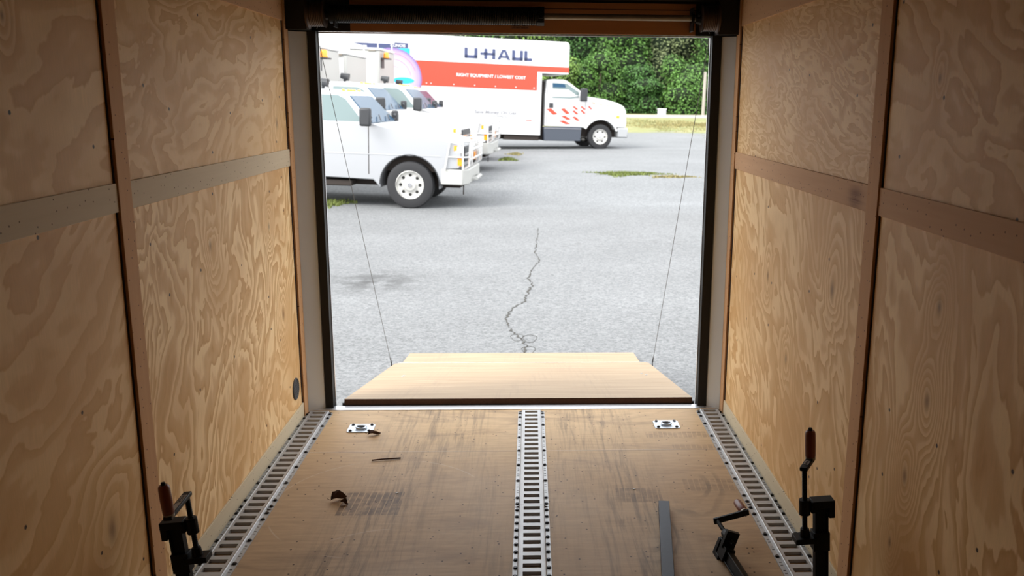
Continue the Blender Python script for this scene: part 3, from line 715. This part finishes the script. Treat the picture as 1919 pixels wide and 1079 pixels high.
# crack in the asphalt
cp = [(.12, 12.7), (.113, 12.387), (.085, 11.4), (.065, 10.653), (.105, 10.0), (.073, 9.849), (.0, 9.3), (-.028, 8.981), (.03, 8.75), (-.015, 8.322), (-.05, 7.95), (-.147, 7.644), (-.209, 7.306), (-.19, 7.1), (-.15, 6.89), (-.075, 6.642), (-.03, 6.45), (-.04, 6.1)]
m = MB(); bm = m.bm; rnd = random.Random(3); dense = []
for i in range(len(cp) - 1):
    for k in range(8):
        f = k/8; dense.append((cp[i][0]*(1-f) + cp[i+1][0]*f + rnd.uniform(-.016, .016), cp[i][1]*(1-f) + cp[i+1][1]*f))
pa = None
for (x, y) in dense:
    w = (.002 + .010*rnd.random()) * (1.0 if y < 9 else .8); a = bm.verts.new((x - w, y, gz(x, y) + .003)); b = bm.verts.new((x + w, y, gz(x, y) + .003))
    if pa: bm.faces.new((pa[0], pa[1], b, a))
    pa = (a, b)
for (cx, cy, r_) in ((.00, 6.62, .055), (-.10, 6.66, .05), (-.01, 6.30, .05)):
    q = [(cx + r_*(1 + .2*math.sin(3*a))*math.cos(a), cy + 2.2*r_*math.sin(a)) for a in [i*PI/8 for i in range(17)]]
    for i in range(16):
        (x0, y0), (x1, y1) = q[i], q[i+1]
        bm.faces.new([bm.verts.new(p) for p in ((x0, y0, gz(x0, y0)+.003), (x1, y1, gz(x1, y1)+.003), (x1*.93+cx*.07, y1*.93+cy*.07, gz(x1, y1)+.003), (x0*.93+cx*.07, y0*.93+cy*.07, gz(x0, y0)+.003))])
ck = m.build('pavement_crack', M['crackfill']); struct(ck, 'dirt-filled crack wandering across the asphalt towards the ramp', 'crack')
rd = MB().prism([(57.2, gz(0, 57.2) + .03), (61.5, gz(0, 61.5) + .03), (61.5, .2), (57.2, .2)], lambda u, v: (-30, u, v), lambda u, v: (60, u, v)).build('far_road', M['road']); struct(rd, 'pale strip of road beyond the dry turf', 'road')

def grass(name, cx, cy, rx, ry, n, mat, label, h=.07, seed=1):
    m = MB(); bm = m.bm; rnd = random.Random(seed)
    for k in range(n):
        a = rnd.uniform(0, 2*PI); q = rnd.random()**.7*(.62 + .25*math.sin(3*a + seed) + .2*math.sin(7*a + 2*seed) + .12*math.sin(13*a)); x = cx + rx*q*math.cos(a); y = cy + ry*q*math.sin(a)
        z = gz(x, y); hh = h*rnd.uniform(.4, 1.1)*(1.1 - .6*q); w = .010 + .012*rnd.random(); t_ = rnd.uniform(0, PI); lx = rnd.uniform(-.5, .5)*hh
        c, s = math.cos(t_)*w, math.sin(t_)*w
        bm.faces.new([bm.verts.new(p) for p in ((x - c, y - s, z - .002), (x + c, y + s, z - .002), (x + c*.3 + lx, y + s*.3 + lx, z + hh))])
    o = m.build(name, mat); tag(o, label, 'grass', None, 'stuff')
grass('grass_patch', 2.25, 20.3, 1.15, .75, 2600, M['grassG'], 'long green grass patch on the gravel in the middle right', .06, 1)
grass('grass_patch', 3.2, 19.6, .8, .3, 700, M['grassY'], 'dry grass fringe at the right end of the long patch', .05, 2)
grass('grass_patch', -.62, 25.0, .35, .7, 700, M['grassG'], 'small green grass tuft in front of the truck on the gravel', .09, 3)
grass('grass_patch', 3.95, 18.6, .25, .5, 350, M['grassG'], 'grass tuft beside the right edge of the doorway view', .06, 4)
grass('grass_patch', -.45, 27.6, .35, .8, 350, M['grassY'], 'sparse dry weeds on the gravel near the truck', .08, 5)
grass('grass_patch', -3.45, 15.4, .5, .8, 700, M['grassG'], 'weeds under the silver pickup at the left edge', .08, 6)
grass('grass_patch', 9.5, 51, 9, 5.5, 9000, M['grassY'], 'dry yellow turf strip at the far side of the lot', .12, 7)
grass('grass_patch', 10.0, 42, 3.0, 3.0, 1200, M['grassY'], 'thin weeds on the gravel in front of the dry turf', .05, 9)

# ------------------------------------------------------------------ vehicles
def arc(cx, cz, r, a0, a1, n=14): return [(cx + r*math.cos(R(a0 + (a1 - a0)*i/n)), cz + r*math.sin(R(a0 + (a1 - a0)*i/n))) for i in range(n + 1)]
def wheel(parent, x, y, r, wd, rimr, out, holes=8, rimmat='rim'):
    """out = -1 when the outer face looks to -y"""
    o = bpy.data.objects.new('wheel', None)
    prof = [(-wd/2, rimr), (-wd/2, rimr + .02), (-wd*.53, r*.82), (-wd*.46, r*.965), (-wd*.30, r), (wd*.30, r), (wd*.46, r*.965), (wd*.53, r*.82), (wd/2, rimr + .02), (wd/2, rimr)]
    tyre = MB().lathe(prof, (x, y, r), (0, 1, 0), 40, close=True).build('wheel', M['tyre'], parent, smooth=True)
    f = out * wd * .5
    rp_ = [(f*.98, rimr + .012), (f*1.02, rimr), (f*.70, rimr*.92), (f*.60, rimr*.70), (f*.75, rimr*.42), (f*.92, rimr*.40), (f*.95, .02)]
    if out > 0: rp_ = rp_
    MB().lathe(rp_, (x, y, r), (0, 1, 0), 32, caps=False).build('rim', M[rimmat], tyre, smooth=True)
    m = MB()
    for k in range(holes):
        a = 2*PI*k/holes; px_, pz_ = x + rimr*.70*math.cos(a), r + rimr*.70*math.sin(a)
        m.cyl((px_, y + f*.55, pz_), (px_, y + f*.72, pz_), rimr*.115, seg=10)
    m.build('hand_holes', M['cavity'], tyre)
    MB().cyl((x, y + f*.8, r), (x, y + f*1.12, r), rimr*.20, rimr*.16, seg=14).build('hub_cap', M['chrome'] if rimmat == 'rim' else M['blackiron'], tyre)
    return tyre
def pickup(label, loc, yaw, pitch, paint, guard, canopy=None, beacon=True, group='parked service pickups', spot=True):
    p = thing('service_pickup', label, 'pickup truck', loc, (0, pitch, yaw), group)
    HW = .985
    arch = arc(0, .40, .50, 188, -8)
    poly = [(-1.95, .50), (-.62, .47)] + arch + [(.56, .62), (.60, .68), (.83, .70), (.87, .80), (.86, 1.05), (.80, 1.12), (.50, 1.195), (.10, 1.28), (-.44, 1.365), (-.62, 1.40), (-1.95, 1.42)]
    MB().side(poly, -HW, HW).build('body', paint, p, bevel=.05, seg=3)
    hp = [(-.56, 1.27), (.84, 1.0), (.85, 1.08), (.78, 1.15), (.50, 1.235), (.10, 1.32), (-.35, 1.39), (-.56, 1.42)]
    MB().side(hp, -.80, .80).build('hood', paint, p, bevel=.03, seg=3)
    # greenhouse with tumblehome
    w = lambda z: .955 - .19*max(0, (z - 1.38))/.62
    gp = [(-.60, 1.34), (-.66, 1.42), (-1.06, 1.85), (-1.18, 1.915), (-1.40, 1.945), (-1.80, 1.94), (-1.93, 1.895), (-1.97, 1.34)]
    MB().prism(gp, lambda u, v: (u, -w(v), v), lambda u, v: (u, w(v), v)).build('cab', paint, p, bevel=.035, seg=3)
    for s in (-1, 1):
        wp = [(-.80, 1.43), (-1.11, 1.79), (-1.24, 1.85), (-1.74, 1.85), (-1.76, 1.43)]
        MB().prism(wp, lambda u, v: (u, s*(w(v) + .004), v), lambda u, v: (u, s*(w(v) - .012), v)).build('side_window', M['glass'], p)
        MB().side([(-.70, .56), (-.685, .56), (-.685, 1.40), (-.70, 1.40)], s*(HW + .001), s*(HW - .004)).build('door_seam', M['under'], p)
        MB().side([(-1.90, .89), (.52, .89), (.52, .905), (-1.90, .905)], s*(HW + .006), s*(HW - .004)).build('body_crease', paint, p, bevel=.003)
        MB().side([(.58, .64), (.875, .64), (.875, .73), (.56, .73)], s*(HW - .001), s*(HW - .04)).build('lower_trim', M['blackplastic'], p)
        MB().box(-1.70, -1.50, s*(HW + .0) - .015, s*(HW) + .03*s if s > 0 else -HW - .03 + .045, 1.18, 1.225).build('door_handle', paint, p, bevel=.008)
        # mirror
        m = MB().box(-.74, -.62, 1.04, 1.20, 1.37, 1.60) if s > 0 else MB().box(-.79, -.60, -1.24, -1.12, 1.36, 1.66)
        mo = m.build('side_mirror', M['blackplastic'], p, bevel=.035, seg=3)
        MB().tube([(-.66, s*.93, 1.50), (-.66, s*1.13, 1.56)], .022, 8).tube([(-.66, s*.93, 1.44), (-.66, s*1.13, 1.44)], .018, 8).build('mirror_arm', M['blackplastic'], mo)
        # lamps
        MB().box(.76, .885, s*HW - (.006 if s < 0 else .20), s*HW + (.20 if s < 0 else .006), .96, 1.07).build('headlamp', M['lens'], p, bevel=.015)
        MB().box(.74, .80, min(s*(HW+.008), s*(HW-.05)), max(s*(HW+.008), s*(HW-.05)), 1.0, 1.09).build('marker_lamp', M['amber'], p, bevel=.01)
        MB().box(.80, .892, min(s*(HW+.002), s*(HW-.16)), max(s*(HW+.002), s*(HW-.16)), .75, .90).build('turn_lamp', M['amber'], p, bevel=.01)
        MB().tube(arc(0, .40, .505, 180, 0, 20) and [(a, s*(HW + .001), b) for a, b in arc(0, .40, .507, 180, 0, 20)], .012, 6).build('arch_lip', M['blackplastic'], p, smooth=True)
    ws = [(-.645, 1.41), (-1.045, 1.84)]
    nrm = Vector((.46, 0, .40)).normalized() * .010
    (a0, b0), (a1, b1) = ws
    m = MB(); bm = m.bm
    q = [(a0, -w(b0) + .03, b0), (a0, w(b0) - .03, b0), (a1, w(b1) - .035, b1), (a1, -w(b1) + .035, b1)]
    A = [bm.verts.new(Vector(c) + nrm) for c in q]; B = [bm.verts.new(Vector(c) - nrm) for c in q]
    bm.faces.new(A); bm.faces.new(B[::-1])
    for i in range(4): bm.faces.new((A[i], A[(i+1) % 4], B[(i+1) % 4], B[i]))
    m.build('windscreen', M['glassdark'], p)
    m = MB()
    for y in (-.45, .25): m.tube([(-.60, y, 1.45), (-.70, y + .30, 1.53)], .012, 6)
    m.build('wiper', M['blackplastic'], p)
    # clearance lamps on the roof
    for y in (-.55, -.18, 0, .18, .55): MB().lathe([(0, .035), (.02, .033), (.035, .012)], (-1.22, y, 1.918), (0, 0, 1), 10).build('roof_lamp', M['amber'], p, smooth=True)
    # front
    MB().box(.845, .885, -.62, .62, .80, 1.06).build('grille', M['blackplastic'], p)
    MB().box(.883, .895, -.62, .62, .91, .95).build('grille_bar', M['chrome'], p)
    bp = MB().prism([(.52, -HW - .01), (.90, -HW - .01), (.98, -.80), (.98, .80), (.90, HW + .01), (.52, HW + .01), (.60, HW - .1), (.60, -HW + .1)], lambda u, v: (u, v, .43), lambda u, v: (u, v, .69))
    bp.build('bumper', M['bumper'], p, bevel=.02, seg=2)
    MB().tube([(.97, -.35, .50), (1.05, -.35, .50), (1.05, .35, .50), (.97, .35, .50)], .035, 8).build('winch_loop', M['bumper'], p, smooth=True)
    MB().box(.88, .90, -.80, -.78, .25, .45).build('tow_hook', M['under'], p)
    if guard:
        m = MB()
        for y in (-.90, -.55, .55, .90): m.tube([(.90, y, .69), (.99, y, .75), (1.01, y, 1.16)], .020, 6)
        for z in (.86, 1.02, 1.16): m.tube([(1.01, -.90, z), (1.01, .90, z)], .018, 6)
        for s in (-1, 1):
            m.tube([(1.01, s*.90, 1.16), (.90, s*1.01, 1.16), (.68, s*1.02, 1.14), (.60, s*1.01, .69)], .018, 6)
            m.tube([(.99, s*.90, .90), (.92, s*1.01, .90), (.62, s*1.01, .90)], .014, 6)
            m.tube([(.90, s*1.01, 1.16), (.90, s*1.01, .69)], .016, 6)
        m.build('grille_guard', M['white'], p, smooth=True)
    # chassis, wheels
    MB().box(-4.9, .8, -.55, .55, .34, .62).build('chassis', M['under'], p)
    MB().box(-.5, .5, -.80, .80, .62, .95).build('wheel_well', M['under'], p)
    MB().box(-2.2, -1.0, -.93, -.60, .34, .44).build('step_bar', M['under'], p, bevel=.02)
    for (x, s) in ((0, -1), (0, 1), (-3.65, -1), (-3.65, 1)): wheel(p, x, s*.85, .40, .26, .235, s)
    # service bed
    bed = [(-2.03, .55), (-3.12, .55)] + [(a, b) for a, b in arc(-3.65, .42, .53, 180, 0, 12)][::-1] + [(-4.20, .55), (-5.0, .60), (-5.0, 1.45), (-2.03, 1.45)]
    MB().side(bed, -HW - .01, HW + .01).build('service_bed', M['white'], p, bevel=.02)
    if spot:
        sp = MB().cyl((-1.62, -.35, 1.93), (-1.62, -.35, 2.02), .03, seg=10).cyl((-1.70, -.35, 2.07), (-1.53, -.35, 2.04), .055, .075, 14).build('spot_lamp', M['blackplastic'], p)
    if canopy:
        cx, top, ln = canopy
        cb = MB().box(cx - ln, cx, -.96, .96, 1.4505, top).build('canopy', M['bumper'], p, bevel=.03)
        MB().box(cx - ln - .02, cx + .02, -.985, .985, top, top + .06).build('canopy_lid', M['white'], cb, bevel=.02)
        MB().side([(cx - ln + .05, 1.55), (cx - .06, 1.55), (cx - .06, top - .08), (cx - ln + .05, top - .08)], -.970, -.955).build('canopy_door', M['white'], cb, bevel=.006)
        MB().box(cx - .30, cx - .10, -.99, -.95, top - .02, top + .02).build('latch', M['shaft'], cb)
        MB().box(-5.0, cx - ln - .12, -.93, .93, 1.4505, top - .25).build('rear_cabinet', M['bumper'], cb, bevel=.03)
        m = MB()
        for y in (-.9, .9):
            m.tube([(cx + .02, y, top + .30), (-4.9, y, top + .30)], .022, 6)
            for x in (cx - .05, cx - 1.2, cx - 2.4): m.tube([(x, y, top + .05), (x, y, top + .30)], .018, 6)
        m.tube([(cx - .05, -.9, top + .30), (cx - .05, .9, top + .30)], .018, 6)
        m.build('ladder_rack', M['white'], cb, smooth=True)
        if not beacon: return p
        br = MB().box(cx + .02, cx + .22, -.80, -.45, top - .22, top - .19).box(cx + .001, cx + .02, -.80, -.45, top - .45, top - .19).build('beacon_bracket', M['blackplastic'], cb)
        MB().lathe([(0, .085), (.02, .088), (.03, .078), (.13, .072), (.155, .05), (.16, .01)], (cx + .12, -.66, top - .19), (0, 0, 1), 20).build('amber_beacon', M['amber'], cb, smooth=True)
    return p
def place_pickup(label, x, y, wy, yaw, **k):
    z = gz(x, y + .98)
    return pickup(label, (x, y + .98, z), yaw, R(1.6), **k)
YW = R(-3.2)
place_pickup('silver pickup nearest the doorway with amber lamps and welded grille guard', -1.99, 15.06, 0, YW, paint=M['silver'], guard=True)
place_pickup('white pickup directly behind the silver one, its nose without a guard', -2.27, 18.3, 0, YW, paint=M['white'], guard=False, canopy=(-2.08, 2.60, 1.2))
place_pickup('white pickup, third in the row, with grille guard and tall white cabinet', -1.83, 20.7, 0, YW, paint=M['white'], guard=True, canopy=(-2.35, 2.55, .85), beacon=False)
place_pickup('white pickup farthest back in the row, only hood and windscreen showing', -2.03, 24.4, 0, YW, paint=M['white'], guard=False, canopy=(-2.02, 2.86, .8))

# ------------------------------------------------------------------ box truck
tk = thing('moving_truck', 'white moving truck with orange band and large navy lettering parked behind the pickups', 'truck', (2.494, 31.227, -.17), (0, R(1.8), R(12)))
TW = 2.45                                              # near side face at y = 0, far side at y = TW
box = [(-10.4, .44), (-2.20, .42), (-2.20, 2.50), (-1.27, 2.50)] + [(-1.40 + .13*math.cos(R(a)), 3.44 + .13*math.sin(R(a))) for a in (0, 30, 60, 90)] + [(-10.4, 3.52)]
MB().side(box, 0, TW).build('cargo_box', M['whitebox'], tk, bevel=.015)
e = .004
def decal(name, poly, mat, y=-.004, par=None): return MB().side(poly, y, y + .0035 if y > -.006 else y + .004).build(name, mat, par or tk)
decal('orange_band', [(-6.0, 1.92), (-2.37, 1.92), (-2.37, 2.545), (-1.272, 2.56), (-1.272, 2.735), (-10.4, 2.70), (-10.4, 1.92)], M['orange'])
for x in (-6.1, -5.95, -5.2, -4.5, -3.8, -3.1, -2.47): MB().cyl((x, -.009, 2.0), (x, -.0045, 2.0), .02, seg=10).build('rivet', M['whitebox'], tk)
# letters U-HAUL drawn as thick strokes
def stroke_letters():
    m = MB(); h = .33; w = .105
    def bar(x0, x1, z0, z1): m.box(x0, x1, -.0085, -.0045, z0, z1)
    x = 0
    bar(x, x+w, .0, h); bar(x+.33, x+.33+w, 0, h); bar(x, x+.33+w, 0, .10)           # U
    bar(.53, .72, .125, .205)                                                       # dash joined to H
    x = .66; bar(x, x+w, 0, h); bar(x+.27, x+.27+w, 0, h); bar(x, x+.27+w, .125, .205)   # H
    x = 1.10                                                                        # A
    m.prism([(x, 0), (x+.10, 0), (x+.225, .27), (x+.35, 0), (x+.45, 0), (x+.285, h), (x+.165, h)], lambda u, v: (u, -.0085, v), lambda u, v: (u, -.0045, v))
    bar(x+.10, x+.35, .06, .125)
    x = 1.60; bar(x, x+w, .0, h); bar(x+.27, x+.27+w, 0, h); bar(x, x+.27+w, 0, .10)     # U
    x = 2.02; bar(x, x+w, 0, h); bar(x, x+.27, 0, .10)                                # L
    return m
lt = stroke_letters().build('large_lettering', M['navy'], tk, loc=(-4.86, 0, 2.875))
text('slogan_lettering', 'RIGHT EQUIPMENT / LOWEST COST', .135, M['whitebox'], tk, (-5.12, -.0062, 2.275), bold=.004, ext=.0015, xs=1.07)
text('script_lettering', "Mom's Attic", .14, M['grey_ink'], tk, (-2.22, -.003, 2.95), rot=(PI/2, -R(14), 0), ext=.0015, shear=.3, xs=.9)
text('saving_lettering', 'Save Money On Gas', .155, M['grey_ink'], tk, (-4.50, -.003, 1.09), bold=.004, ext=.0015, shear=.25, xs=1.12)
text('small_lettering', 'Low Deck Moving Van', .085, M['grey_ink'], tk, (-4.10, -.003, .985), ext=.0015, xs=.95)
decal('red_marker', [(-2.72, .905), (-2.52, .905), (-2.52, .94), (-2.72, .94)], M['pink'])
MB().side([(-10.4, .78), (-2.35, .78), (-2.35, .795), (-10.4, .795)], -.004, -.0005).build('lower_seam', M['grey_ink'], tk)
# state picture at the left of the box
pg = MB().cyl((0, -.006, 0), (0, -.0045, 0), .97, seg=64).build('planet_picture', M['planet'], tk, loc=(-7.22, -.003, 2.10))
m = MB()
for (r_, a0, a1) in ((.80, 20, 120), (.62, 10, 100), (.40, 60, 150)): m.tube([(r_*math.cos(R(a)), -.0072, r_*math.sin(R(a))) for a in range(a0, a1, 8)], .006, 4)
m.build('picture_lines', M['pink'], pg)
MB().prism([(.34*math.cos(a), .10*math.sin(a)) for a in [i*PI/12 for i in range(24)]], lambda u, v: (u, -.013, v), lambda u, v: (u, -.0098, v)).build('blue_lake', M['cyan'], tk, loc=(-6.84, 0, 2.05))
decal('state_banner', [(-8.45, 3.00), (-6.70, 3.08), (-6.70, 3.235), (-7.26, 3.235), (-8.45, 3.20)], M['navy'], y=-.0085)
decal('picture_sky', [(-7.15, 2.86), (-6.64, 2.86), (-6.64, 3.075), (-8.3, 3.0), (-8.3, 2.95)], M['cyan'], y=-.0042)
text('banner_lettering', 'ILLINOIS', .125, M['whitebox'], tk, (-7.27, -.0095, 3.105), bold=.003, ext=.0012, xs=1.02)
MB().box(-8.9, -1.0, .35, 2.1, .25, .43).build('box_rails', M['under'], tk)
MB().box(-3.45, -2.25, .06, .30, .24, .41).build('side_box', M['under'], tk)
# cab
def hw_(v): return .06 + .10*max(0, v - 1.6)
cabp = [(-2.05, .74), (-.72, .74)] + arc(-.02, .43, .60, 152, 25, 14) + [(.56, .78), (.90, .78), (.92, .95), (.88, 1.36), (.80, 1.50), (.55, 1.62), (.11, 1.72), (-.60, 1.80), (-.62, 1.83), (-2.05, 1.83)]
MB().side(cabp, .08, TW - .08).build('cab_body', M['white'], tk, bevel=.06, seg=3)
MB().prism([(-2.05, 1.80), (-.60, 1.80), (-.80, 1.98), (-1.26, 2.29), (-1.40, 2.335), (-1.75, 2.34), (-2.0, 2.30)], lambda u, v: (u, .08 + .25*(v - 1.8)*.6, v), lambda u, v: (u, TW - .08 - .25*(v - 1.8)*.6, v)).build('cab_roof', M['white'], tk, bevel=.04, seg=3)
cw = lambda v: .08 + .15*max(0, v - 1.8)
MB().prism([(-1.80, 1.70), (-1.15, 1.70), (-.86, 1.75), (-.86, 1.93), (-1.28, 2.20), (-1.80, 2.21)], lambda u, v: (u, cw(v) - .006, v), lambda u, v: (u, cw(v) + .01, v)).build('side_window', M['glass'], tk)
MB().prism([(-1.79, 2.06), (-1.33, 2.07), (-1.36, 2.18), (-1.79, 2.19)], lambda u, v: (u, cw(v) - .009, v), lambda u, v: (u, cw(v) - .006, v)).build('window_shade', M['glassdark'], tk)
m = MB(); bm = m.bm; nrm = Vector((.35, 0, .5)).normalized()*.012
q = [(-.68, .22, 1.86), (-.68, TW-.22, 1.86), (-1.22, TW-.30, 2.27), (-1.22, .30, 2.27)]
A = [bm.verts.new(Vector(c) + nrm) for c in q]; B = [bm.verts.new(Vector(c) - nrm) for c in q]; bm.faces.new(A); bm.faces.new(B[::-1])
for i in range(4): bm.faces.new((A[i], A[(i+1) % 4], B[(i+1) % 4], B[i]))
m.build('windscreen', M['glassdark'], tk)
mo = MB().box(-.86, -.62, -.22, -.06, 1.62, 2.06).build('side_mirror', M['blackplastic'], tk, bevel=.04, seg=3)
MB().tube([(-.72, .12, 1.78), (-.72, -.12, 1.80)], .025, 8).build('mirror_arm', M['blackplastic'], mo)
MB().box(-1.90, -1.76, .060, .085, 1.37, 1.53).build('door_handle', M['blackplastic'], tk, bevel=.01)
for (x0, x1, z0, z1) in ((-.615, -.60, 1.02, 1.70), (-2.0, -1.985, .80, 2.2)): MB().side([(x0, z0), (x1, z0), (x1, z1), (x0, z1)], .074, .09).build('door_seam', M['grey_ink'], tk)
MB().side([(-2.05, .24), (-.75, .26), (-.73, .735), (-2.07, .715)], .03, .60).build('fuel_tank_step', M['darkgrey'], tk, bevel=.02)
MB().side([(-2.07, .66), (-.74, .67), (-.74, .69), (-2.07, .68)], .02, .035).build('step_edge', M['grey_ink'], tk)
MB().box(.60, .99, .06, TW - .06, .42, .77).build('bumper', simple('grey_steel_bumper', (.42, .43, .44), .35, .6), tk, bevel=.04, seg=3)
MB().side([(.50, 1.02), (.80, 1.0), (.78, 1.32), (.62, 1.32)], .066, .09).build('headlamp', M['lens'], tk, bevel=.01)
MB().side([(.52, 1.10), (.64, 1.08), (.66, 1.18), (.55, 1.20)], .058, .07).build('turn_lamp', M['amber'], tk, bevel=.005)
MB().box(.90, .95, .5, TW - .5, .9, 1.4).build('grille', M['chrome'], tk, bevel=.01)
MB().side(arc(-.02, .43, .66, 155, 20, 16) + arc(-.02, .43, .59, 20, 155, 16), .03, .082).build('fender_flare', M['white'], tk, bevel=.01)
MB().box(-.65, .6, .45, TW - .45, .42, 1.0).build('wheel_well', M['under'], tk)
MB().box(-9.0, .7, .75, TW - .75, .42, .62).build('chassis', M['under'], tk)
MB().box(-2.20, -2.05, .30, TW - .3, .45, 2.25).build('cab_gap_block', M['under'], tk)  # dark block filling the gap between cab and cargo box
for (x, y, s) in ((-.02, .22, -1), (-.02, TW - .22, 1), (-6.9, .22, -1), (-6.9, TW - .22, 1)): wheel(tk, x, y, .435, .27, .26, s, 6, 'rim')
def diamond(cx, cz, w_, h_, sk): return [(cx - w_/2, cz + h_*.35), (cx - w_*.05 - sk, cz + h_/2), (cx + w_/2, cz - h_*.35), (cx + w_*.05 + sk, cz - h_/2)]
faded = simple('faded_orange_mark', (.82, .42, .28), .5)
for (cx, cz, w_, h_) in ((-1.79, 1.24, .40, .22), (-1.32, 1.27, .33, .20), (-.97, 1.39, .22, .12), (-.69, 1.40, .20, .12), (-.44, 1.42, .16, .11), (-.96, 1.24, .24, .14), (-.69, 1.27, .20, .14), (-1.29, 1.05, .36, .14), (-.93, 1.03, .28, .15), (-1.33, .89, .44, .13)):
    MB().side(diamond(cx, cz, w_, h_, .02), .0745, .078).build('orange_diamond', M['orange'], tk)
for (cx, cz) in ((-.31, 1.58), (-.05, 1.54), (.21, 1.51), (.47, 1.46)):
    MB().side(diamond(cx, cz, .16, .06, .02), .0745, .078).build('faded_diamond', faded, tk)

# ------------------------------------------------------------------ tree line
def tree(name, label, x, y, rx, ry, h, n, mat, seed, blobs=7, trunk=True, leaf=.20):
    rnd = random.Random(seed); z0 = gz(x, y) - .05
    t_ = thing(name, label, 'tree' if 'tree' in name else 'shrub', (x, y, z0), (0, 0, 0), 'overgrown trees' if 'tree' in name else 'overgrown shrubs')
    bl = []
    for k in range(blobs):
        a = rnd.uniform(0, 2*PI); q = rnd.uniform(.1, .75)
        bz = h*(.10 + .74*k/(blobs - 1)); rr = rnd.uniform(.46, .64)*(1.05 - .30*k/blobs)
        bl.append((rx*q*math.cos(a)*.7, ry*q*math.sin(a)*.7, bz, rx*rr, ry*rr, h*rnd.uniform(.16, .24)))
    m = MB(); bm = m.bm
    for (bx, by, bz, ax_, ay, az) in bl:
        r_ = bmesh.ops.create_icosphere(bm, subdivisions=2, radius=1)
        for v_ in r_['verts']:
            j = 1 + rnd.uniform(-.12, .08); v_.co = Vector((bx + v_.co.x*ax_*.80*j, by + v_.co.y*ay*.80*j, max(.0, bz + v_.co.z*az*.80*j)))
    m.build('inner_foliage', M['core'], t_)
    vs = []; fs = []
    for i in range(n):
        bx, by, bz, ax_, ay, az = bl[rnd.randrange(blobs)]
        th = rnd.uniform(0, 2*PI); cz = rnd.uniform(-.9, 1); sr = math.sqrt(1 - cz*cz)
        nx, ny, nz = sr*math.cos(th), sr*math.sin(th), cz
        if ny > .45 and rnd.random() < .7: continue
        q = rnd.uniform(.80, 1.14) + .08*math.sin(th*5 + cz*7)
        c = Vector((bx + nx*ax_*q, by + ny*ay*q, bz + nz*az*q))
        if c.z < .02: c.z = rnd.uniform(.02, .3)
        d = (Vector((nx, ny, nz + .5)) + Vector((rnd.gauss(0, .55), rnd.gauss(0, .55), rnd.gauss(0, .55)))).normalized()
        a = d.orthogonal().normalized(); a = Matrix.Rotation(rnd.uniform(0, 6.28), 3, d) @ a; b = d.cross(a)
        s = leaf*rnd.uniform(.5, 1.15); k0 = len(vs)
        vs += [c - a*s*.5, c + b*s*.32 + d*s*.06, c + a*s*.55, c - b*s*.32 + d*s*.06]; fs.append((k0, k0+1, k0+2, k0+3))
    me = bpy.data.meshes.new('foliage'); me.from_pydata([tuple(v_) for v_ in vs], [], fs); me.materials.append(mat)
    o = bpy.data.objects.new('foliage', me); C.objects.link(o); o.parent = t_
    if trunk: MB().cyl((0, 0, 0), (rnd.uniform(-.3, .3), 0, h*.7), .16, .07, 8).build('trunk', M['bark'], t_)
    return t_
mats = [M['leafA'], M['leafB'], M['leafC'], M['leafD']]
xs_ = [-8.5, -5.0, -1.6, 1.9, 5.0, 8.2, 11.2, 14.4, 17.6]
ordn = ['ninth', 'eighth', 'seventh', 'sixth', 'fifth', 'fourth', 'third', 'second', 'first']
for i, x in enumerate(xs_):
    tree('vine_covered_shrub', '%s vine-covered shrub mound counted from the right, at the foot of the tree line' % ordn[i], x, 65.0 + (i % 3)*.6, 2.5, 1.9, 3.9 + .5*math.sin(i*2.1), 5200, mats[(0, 1, 0, 2, 0, 1, 0, 1, 0)[i]], 20 + i)
xt = [-15, -11, -7.2, -3.4, .2, 3.8, 7.2, 10.6, 13.8, 17.4, 21]
ordt = ['eleventh', 'tenth', 'ninth', 'eighth', 'seventh', 'sixth', 'fifth', 'fourth', 'third', 'second', 'first']
for i, x in enumerate(xt):
    tree('leafy_tree', '%s tall leafy tree counted from the right, rising behind the shrub mounds' % ordt[i], x, 69.5 + (i % 2)*1.4, 3.1, 2.4, 8.6 + .9*math.sin(i*1.7), 7500, mats[(0, 1, 3, 0, 2, 1, 0, 3, 0, 1, 0)[i]], 50 + i, blobs=11, leaf=.24)
pl_ = MB().cyl((0, 0, 0), (.06, 0, 2.95), .12, .10, 10).build('utility_post', M['post'], loc=(12.15, 62.6, gz(12, 62.6))); tag(pl_, 'weathered wooden post standing against the tree line at the right', 'post')
u_ = MB().box(-.26, .26, -.2, .2, 0, .40).box(-.30, .30, -.24, .24, .40, .46).build('utility_box', M['white'], loc=(8.75, 59.3, gz(8.75, 59.3) + .033), bevel=.02); tag(u_, 'small white box standing on the far road', 'utility box')

for i, x in enumerate([-13, -8.6, -4.2, .2, 4.6, 9, 13.8, 19]):
    tree('forest_tree', '%s tree counted from the right in the rearmost, darkest row of the tree line' % ordt[i + 3], x, 76.5 + (i % 2), 4.0, 2.6, 13 + math.sin(i*2.3), 6000, mats[(1, 0, 3, 1, 0, 1, 0, 1)[i]], 90 + i, blobs=12, leaf=.30)
